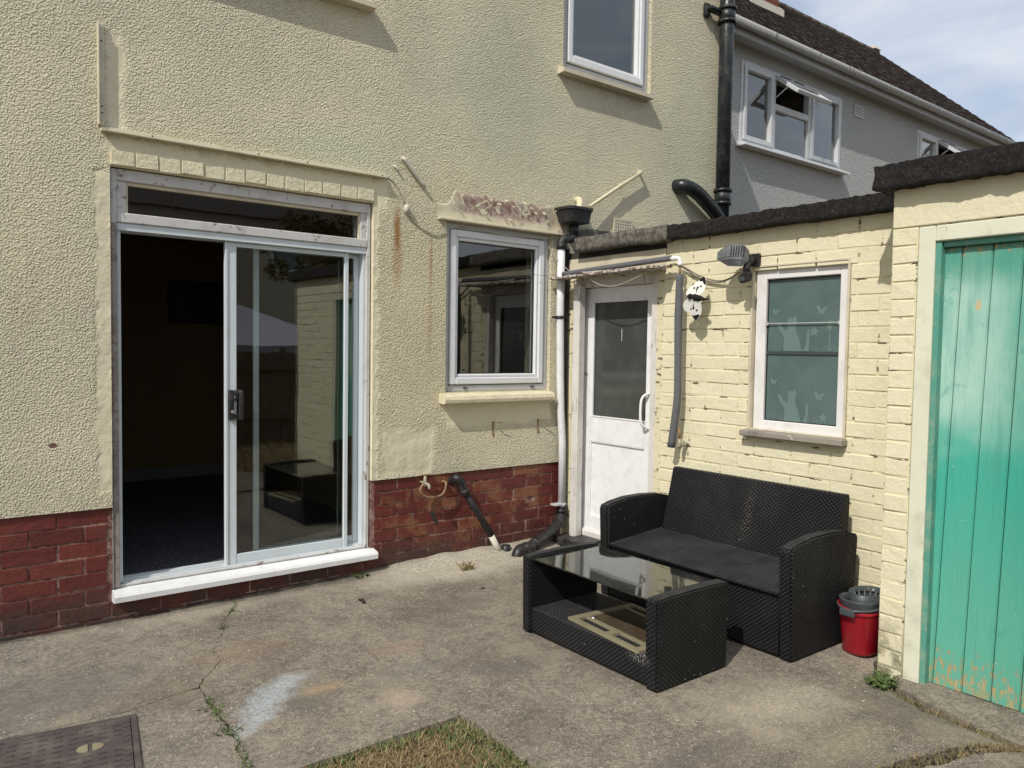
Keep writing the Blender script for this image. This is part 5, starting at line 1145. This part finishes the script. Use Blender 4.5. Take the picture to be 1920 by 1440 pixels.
# ------------------------------------------------------------------ bucket
BU = thing('mop_bucket', (3.47, -2.345, -0.02), 'red plastic mop bucket with grey wringer squeezed between sofa and pier', 'bucket')
def sup(cx, cy, a, b, z, n=36, e=2.8, tilt=0.0):
    out = []
    for k in range(n):
        t = 2 * math.pi * k / n; c, s_ = math.cos(t), math.sin(t)
        x = a * math.copysign(abs(c) ** (2 / e), c); y = b * math.copysign(abs(s_) ** (2 / e), s_); out.append((cx + x, cy + y, z + tilt * (y / b)))
    return out
m = MB(); cx, cy = 3.455, -2.338
z0 = -0.012
vs, fs = loft([sup(cx, cy, .001, .001, z0), sup(cx, cy, .100, .066, z0), sup(cx, cy, .108, .072, z0 + .008), sup(cx, cy, .128, .086, z0 + .185), sup(cx, cy, .129, .087, z0 + .187, tilt=.0), sup(cx, cy, .136, .090, z0 + .188), sup(cx, cy, .137, .091, z0 + .215, tilt=.012), sup(cx, cy, .132, .087, z0 + .215, tilt=.012), sup(cx, cy, .124, .082, z0 + .18), sup(cx, cy, .10, .066, z0 + .02), sup(cx, cy, .001, .001, z0 + .02)])
m.add(vs, fs, True); m.build('pail', 'red', BU)
m = MB()
vs, fs = loft([sup(cx, cy, .120, .080, z0 + .200), sup(cx, cy, .128, .086, z0 + .240), sup(cx, cy, .132, .089, z0 + .250), sup(cx, cy, .126, .084, z0 + .252), sup(cx, cy, .118, .078, z0 + .215)]); m.add(vs, fs, True)
W0 = (cx + .01, cy - .006)
vs, fs = loft([sup(*W0, .095, .068, z0 + .215, e=2), sup(*W0, .100, .074, z0 + .272, e=2), sup(*W0, .094, .068, z0 + .274, e=2), sup(*W0, .088, .062, z0 + .25, e=2)]); m.add(vs, fs, True); WR = m.build('wringer', 'greyplastic', BU)
m = MB()
for k in range(16):
    a = 2 * math.pi * k / 16; c, s_ = math.cos(a), math.sin(a)
    m.tube([(W0[0] + .091 * c, W0[1] + .065 * s_, z0 + .266), (W0[0] + .062 * c, W0[1] + .044 * s_, z0 + .19)], 0.0055, 5)
vs, fs = loft([sup(*W0, .064, .046, z0 + .190, e=2), sup(*W0, .001, .001, z0 + .185, e=2)]); m.add(vs, fs); m.build('wringer_rib', 'greyplastic', WR)
m = MB(); hp = []
for k in range(15):
    a = math.pi * k / 14; hp.append((cx - .125 * math.sin(a) * 1.12 - .01, cy + .088 * math.cos(a) * 1.12, z0 + .225 - .012 * math.sin(a)))
m.tube(hp, 0.006, 8); m.box((hp[7][0] - .01, hp[7][1] - .035, hp[7][2] - .028), (hp[7][0] + .004, hp[7][1] + .035, hp[7][2] + .004), .004); m.build('handle', 'greyplastic', BU)

# ------------------------------------------------------------------ manhole cover
MC = thing('manhole_cover', (0.3, -1.3, 0), 'rectangular cast iron drain cover set in the concrete at the yard corner', 'manhole cover')
tr = Vector((0.616, -1.113, 0)); ux = Vector((-0.986, 0.165, 0)); uy = Vector((-0.165, -0.986, 0)); LX, LY = 0.66, 0.50
def mp_(a, b, z): return tr + ux * a + uy * b + Vector((0, 0, z))
def obox(mb, a0, a1, b0, b1, z0, z1):
    vs = [mp_(a, b, z) for z in (z0, z1) for a, b in ((a0, b0), (a1, b0), (a1, b1), (a0, b1))]
    return mb.add(vs, [[3, 2, 1, 0], [4, 5, 6, 7]] + [[i, (i + 1) % 4, 4 + (i + 1) % 4, 4 + i] for i in range(4)])
m = MB(); obox(m, 0, LX, 0, .018, -.02, .009); obox(m, 0, LX, LY - .018, LY, -.02, .009); obox(m, 0, .018, .018, LY - .018, -.02, .009); obox(m, LX - .018, LX, .018, LY - .018, -.02, .009); m.build('frame', 'slabiron', MC)
m = MB(); obox(m, .022, LX - .022, .022, LY - .022, -.02, .0105); PL = m.build('plate', 'slabiron', MC)
m = MB()
for i in range(13):
    for j in range(11):
        a = .065 + i * .044; b = .075 + j * .036
        if a > LX - .06 or b > LY - .05: continue
        if abs(a - .12) < .055 and abs(b - .19) < .04: continue
        d = .009 if (i + j) % 2 else -.009
        obox(m, a - .011, a + .011, b - .0028, b + .0028, .0105, .0145)
PLT = m.build('tread_bar', 'slabiron', PL); stuff(PLT)
m = MB(); q = 0.10
rr = random.Random(5)
for wl in (6, 8, 6):
    for k in range(wl):
        obox(m, q, q + .003, .036, .048, .0105, .0125)
        if rr.random() < .6: obox(m, q + .004, q + .010, .036, .039, .0105, .0125)
        if rr.random() < .6: obox(m, q + .004, q + .010, .045, .048, .0105, .0125)
        q += .015
    q += .045
stuff(m.build('worn_raised_marks', 'slabiron', PL))
m = MB()
for j in range(12): obox(m, .028, .045, .05 + j * .035, .062 + j * .035, .0105, .0135)
m.build('edge_ribs', 'slabiron', PL)
m = MB()
for s_ in (-1, 1):
    n = 14; c = (.145, .20); pts = []
    for k in range(n + 1):
        a = math.pi * k / n - math.pi / 2; pts.append((c[0] + s_ * (.007 + .033 * math.cos(a)), c[1] + .026 * math.sin(a)))
    vs = [mp_(a, b, .0108) for a, b in pts] + [mp_(a, b, .0135) for a, b in pts]; N = len(pts)
    m.add(vs, [list(range(N)), list(range(N, 2 * N))] + [[i, (i + 1) % N, N + (i + 1) % N, N + i] for i in range(N)])
m.build('dirt_filled_lifting_hole', 'tan', PL)

# ------------------------------------------------------------------ cement fillet, weeds, debris
m = MB(); N = 70; vs = []; fs = []
for i in range(N + 1):
    x = 1.0 + (3.50 - 1.0) * i / N; big = max(0, min(1, (x - 1.9) / 0.5)); w = 0.035 + 0.11 * big + 0.05 * noise.noise(Vector((x * 3, 0, 0))); h = 0.012 + 0.028 * big + 0.012 * noise.noise(Vector((x * 7, 1, 0)))
    if x > 3.2: w += 0.08
    vs += [(x, 0.002, h + gz(x, 0)), (x, -w * .35, h * .75 + gz(x, 0)), (x, -w * .7, h * .3 + gz(x, 0)), (x, -w, gz(x, -w) - 0.002)]
for i in range(N):
    for k in range(3): fs.append([4 * i + k, 4 * i + k + 1, 4 * i + 5 + k, 4 * i + 4 + k])
m.add(vs, fs, True); structure(m.build('mortar_fillet', 'concrete'))
def weed(x, y, n, h, w, label, mat='green_blade', leaf=False, seed=0, z=None, spread=.03, group=None):
    r = random.Random(seed); vs = []; fs = []; z = gz(x, y) if z is None else z
    for i in range(n):
        a = r.uniform(0, 6.283); px = x + r.uniform(-1, 1) * spread; py = y + r.uniform(-1, 1) * spread * .5; hh = h * r.uniform(.4, 1.2); ln = hh * r.uniform(.3, 1.3); ww = w * r.uniform(.6, 1.3)
        dx, dy = math.cos(a), math.sin(a); sx, sy = -dy * ww, dx * ww; b = len(vs)
        if leaf: vs += [(px, py, z), (px + dx * ln * .5 + sx, py + dy * ln * .5 + sy, z + hh * .8), (px + dx * ln, py + dy * ln, z + hh * .7), (px + dx * ln * .5 - sx, py + dy * ln * .5 - sy, z + hh * .8)]; fs += [(b, b + 1, b + 2, b + 3)]
        else: vs += [(px - sx, py - sy, z), (px + sx, py + sy, z), (px + dx * ln * .5 + sx * .6, py + dy * ln * .5 + sy * .6, z + hh * .7), (px + dx * ln, py + dy * ln, z + hh)]; fs += [(b, b + 1, b + 2), (b, b + 2, b + 3)]
    me = bpy.data.meshes.new('weed'); me.from_pydata(vs, [], fs); me.materials.append(MT[mat]); return tag(link('weed', me), label, 'weed', group)
weed(2.06, -0.03, 26, .035, .010, 'small leafy green weed at the foot of the sliding door end', leaf=True, seed=1, spread=.05)
weed(2.64, -0.28, 60, .045, .0016, 'wispy grass tuft on the cement between the door and the drain pipes', 'straw', seed=2, spread=.04)
weed(2.66, -0.27, 40, .035, .0016, 'green grass sprouting through the wispy tuft near the drain pipes', seed=12, spread=.035)
weed(3.20, -2.55, 190, .055, .007, 'bushy green weed growing at the foot of the shed pier', leaf=True, seed=3, z=-.06, spread=.06)
for i, (x, y, n, s, lab) in enumerate(((0.858, -1.215, 130, .045, 'green grass tuft in the crack where it widens below the fork'), (0.85, -1.42, 150, .05, 'longest green grass tuft in the crack beside the bluish paint stain'), (1.145, -0.40, 45, .02, 'tiny grass tuft in the crack below the sliding door'), (1.25, -0.19, 40, .03, 'mossy tuft in the crack nearest the door sill'))):
    weed(x, y, n, .030, .0016, lab, seed=20 + i, z=-.02, spread=s * .8)
o = blades('moss', 16000, (1.95, 3.3, -3.2, -2.45), (0.008, 0.022), 0.002, 1.0, 'dry_moss', lambda x, y: any(abs((Vector((x, y)) - a.lerp(b, max(0, min(1, (Vector((x, y)) - a).dot(b - a) / (b - a).length_squared)))).length) < .04 for a, b in ((Vector((1.9, -2.96)), Vector((2.477, -2.93))), (Vector((2.477, -2.93)), Vector((2.79, -3.015))), (Vector((2.79, -3.015)), Vector((3.06, -3.12))), (Vector((3.06, -3.12)), Vector((3.19, -2.62))))), zf=lambda x, y: gz(x, y) - .006, seed=9)
tag(stuff(o), 'dry grass and moss filling the joint of the concrete by the shed', 'moss')
def crack_d(x, y):
    q = Vector((x, y)); return min((q - a.lerp(b, max(0, min(1, (q - a).dot(b - a) / (b - a).length_squared)))).length for a, b in zip([Vector(c) for c in crack[:-1]], [Vector(c) for c in crack[1:]]))
def crack_w(y):
    if -1.34 < y < -1.12: return .022
    if y < -1.36: return .026
    if -.45 < y: return .010
    return .0
o = blades('crack_moss', 26000, (0.76, 1.36, -1.79, -0.02), (0.006, 0.020), 0.0016, 1.0, 'green_blade', lambda x, y: crack_d(x, y) < crack_w(y) * (.55 + noise.noise(Vector((x * 9, y * 14, 2)))), zf=lambda x, y: gz(x, y) - .002, seed=19)
tag(stuff(o), 'green moss lining the widened crack in the concrete', 'moss')
def leafbit(x, y, s, label, seed):
    r = random.Random(seed); m = MB(); c = Vector((x, y, gz(x, y) + .004)); n = 9
    p = [c + Vector((s * math.cos(6.283 * k / n) * r.uniform(.5, 1.1), s * math.sin(6.283 * k / n) * r.uniform(.4, .9), r.uniform(.0, s * .7))) for k in range(n)]
    m.add(p + [q - Vector((0, 0, .002)) for q in p], [list(range(n)), list(range(n, 2 * n))[::-1]] + [[k, (k + 1) % n, n + (k + 1) % n, n + k] for k in range(n)]); tag(m.build('dead_leaf', 'dead_leaf'), label, 'leaf')
leafbit(1.86, -0.433, .022, 'curled dark dead leaf on the concrete in front of the sliding door', 1); leafbit(1.852, -0.475, .013, 'smaller dark leaf scrap just below the curled dead leaf', 2); leafbit(2.508, -0.633, .018, 'dark dead leaf on the concrete left of the coffee table', 3)
m = MB(); rr = random.Random(3)
for i in range(420):
    x = rr.uniform(0.3, 3.2); y = rr.uniform(-2.9, -0.1); s = rr.uniform(.0015, .0042)
    if 2.25 < x < 3.6 and y > -2.3: continue
    if x < 1.6 and y < -1.75: continue
    if x < .66 and y < -1.05: continue
    z = gz(x, y) + s * .3; a = rr.uniform(0, 3)
    m.add([(x + s * math.cos(a + k * 1.57) * rr.uniform(.7, 1.3), y + s * math.sin(a + k * 1.57) * rr.uniform(.7, 1.3), z) for k in range(4)] + [(x, y, z + s * .7)], [[0, 1, 4], [1, 2, 4], [2, 3, 4], [3, 0, 4]])
tag(stuff(m.build('grit', 'mastic')), 'pale grit scattered on the yard concrete', 'grit')

# ------------------------------------------------------------------ what the glass reflects: back of the garden
FE = thing('garden_fence', (2, -6.7, 0), 'weathered brown boarded fence across the end of the garden', 'fence')
x = -3.0; first = None
while x < 8.6:
    m = MB().box((x, -6.72, -.1), (x + .142, -6.70, 1.25 + U(-.01, .01)), .002); m.build('fence_board', 'fencewood', FE); x += .147
for x in (-3.0, -1.2, .6, 2.4, 4.2, 6.0, 7.8): MB().box((x, -6.80, -.1), (x + .09, -6.722, 1.32), .004).build('fence_post', 'fencewood', FE)
MB().box((-3.0, -6.70, .3), (8.6, -6.66, .36)).box((-3.0, -6.70, 1.0), (8.6, -6.66, 1.06)).build('fence_rail', 'fencewood', FE)
GZ = thing('gazebo', (4.7, -10, 0), 'white canvas gazebo standing behind the garden fence', 'gazebo')
MB().add([(3.2, -11.6, 1.35), (6.2, -11.6, 1.35), (6.2, -8.4, 1.35), (3.2, -8.4, 1.35), (4.7, -10, 2.1), (3.2, -11.6, 1.2), (6.2, -11.6, 1.2), (6.2, -8.4, 1.2), (3.2, -8.4, 1.2)], [[0, 1, 4], [1, 2, 4], [2, 3, 4], [3, 0, 4], [0, 5, 6, 1], [1, 6, 7, 2], [2, 7, 8, 3], [3, 8, 5, 0]]).build('canopy', 'canvas', GZ)
for a, b in ((3.25, -11.55), (6.15, -11.55), (6.15, -8.45), (3.25, -8.45)): MB().tube([(a, b, -.1), (a, b, 1.3)], .02, 8).build('leg', 'upvc', GZ)
FH = thing('far_house', (8, -23, 0), 'pale two-storey house beyond the end of the garden', 'house')
m = MB(); fw = [(x, x + 1.3, z, z + 1.1) for x in (1.5, 5.0, 9.0, 12.5) for z in (1.0, 3.7)]; holes_wall(m, 0, 16, 0, 5.5, fw, PX, -20.3, -20.0); m.build('wall', 'farwall', FH)
MB().prism([(-19.8, 5.4), (-26, 5.4), (-23, 8.5)], 'x', -.3, 16.3).build('roof', 'tile', FH)
for f_ in fw:
    q = ring(MB(), *f_, .08, PX, -20.1, -20.0).build('window', 'upvc', FH); pane(q, f_[0] + .07, f_[1] - .07, f_[2] + .07, f_[3] - .07, PX, -20.08)
MB().box((.1, -25, 0), (15.9, -24.9, 5.4)).box((.1, -24.9, 0), (.2, -20.4, 5.4)).box((15.8, -24.9, 0), (15.9, -20.4, 5.4)).build('inner_wall', 'room_dark', FH)
TR = thing('garden_tree', (8.2, -12.5, 0), 'leafy garden tree standing behind the shed', 'tree')
MB().tube([(8.2, -12.5, -.1), (8.25, -12.4, 1.5), (8.1, -12.5, 3.0), (8.2, -12.6, 4.6)], [.13, .11, .08, .04], 9, 3).tube([(8.2, -12.5, 2.0), (7.5, -12.1, 3.2)], [.07, .03], 7).tube([(8.15, -12.5, 2.4), (8.9, -12.9, 3.6)], [.07, .03], 7).build('trunk', 'bark', TR)
vs = []; fs = []; rr = random.Random(8)
cl = [(Vector((8.1 + rr.gauss(0, .75), -12.5 + rr.gauss(0, .75), 3.7 + rr.gauss(0, .8))), rr.uniform(.3, .65)) for _ in range(34)]
for _ in range(9000):
    c, s_ = rr.choice(cl); d = Vector((rr.gauss(0, 1), rr.gauss(0, 1), rr.gauss(0, .8))); p = c + d.normalized() * s_ * rr.uniform(.5, 1.05); a = Vector((rr.uniform(-1, 1), rr.uniform(-1, 1), rr.uniform(-.4, .4))).normalized() * .055; b = Vector((rr.uniform(-1, 1), rr.uniform(-1, 1), rr.uniform(-1, 1))).normalized() * .035
    k = len(vs); vs += [p - a, p + b, p + a, p - b]; fs.append((k, k + 1, k + 2, k + 3))
me = bpy.data.meshes.new('crown'); me.from_pydata([tuple(v) for v in vs], [], fs); me.materials.append(MT['tree_leaf']); link('crown', me, TR)
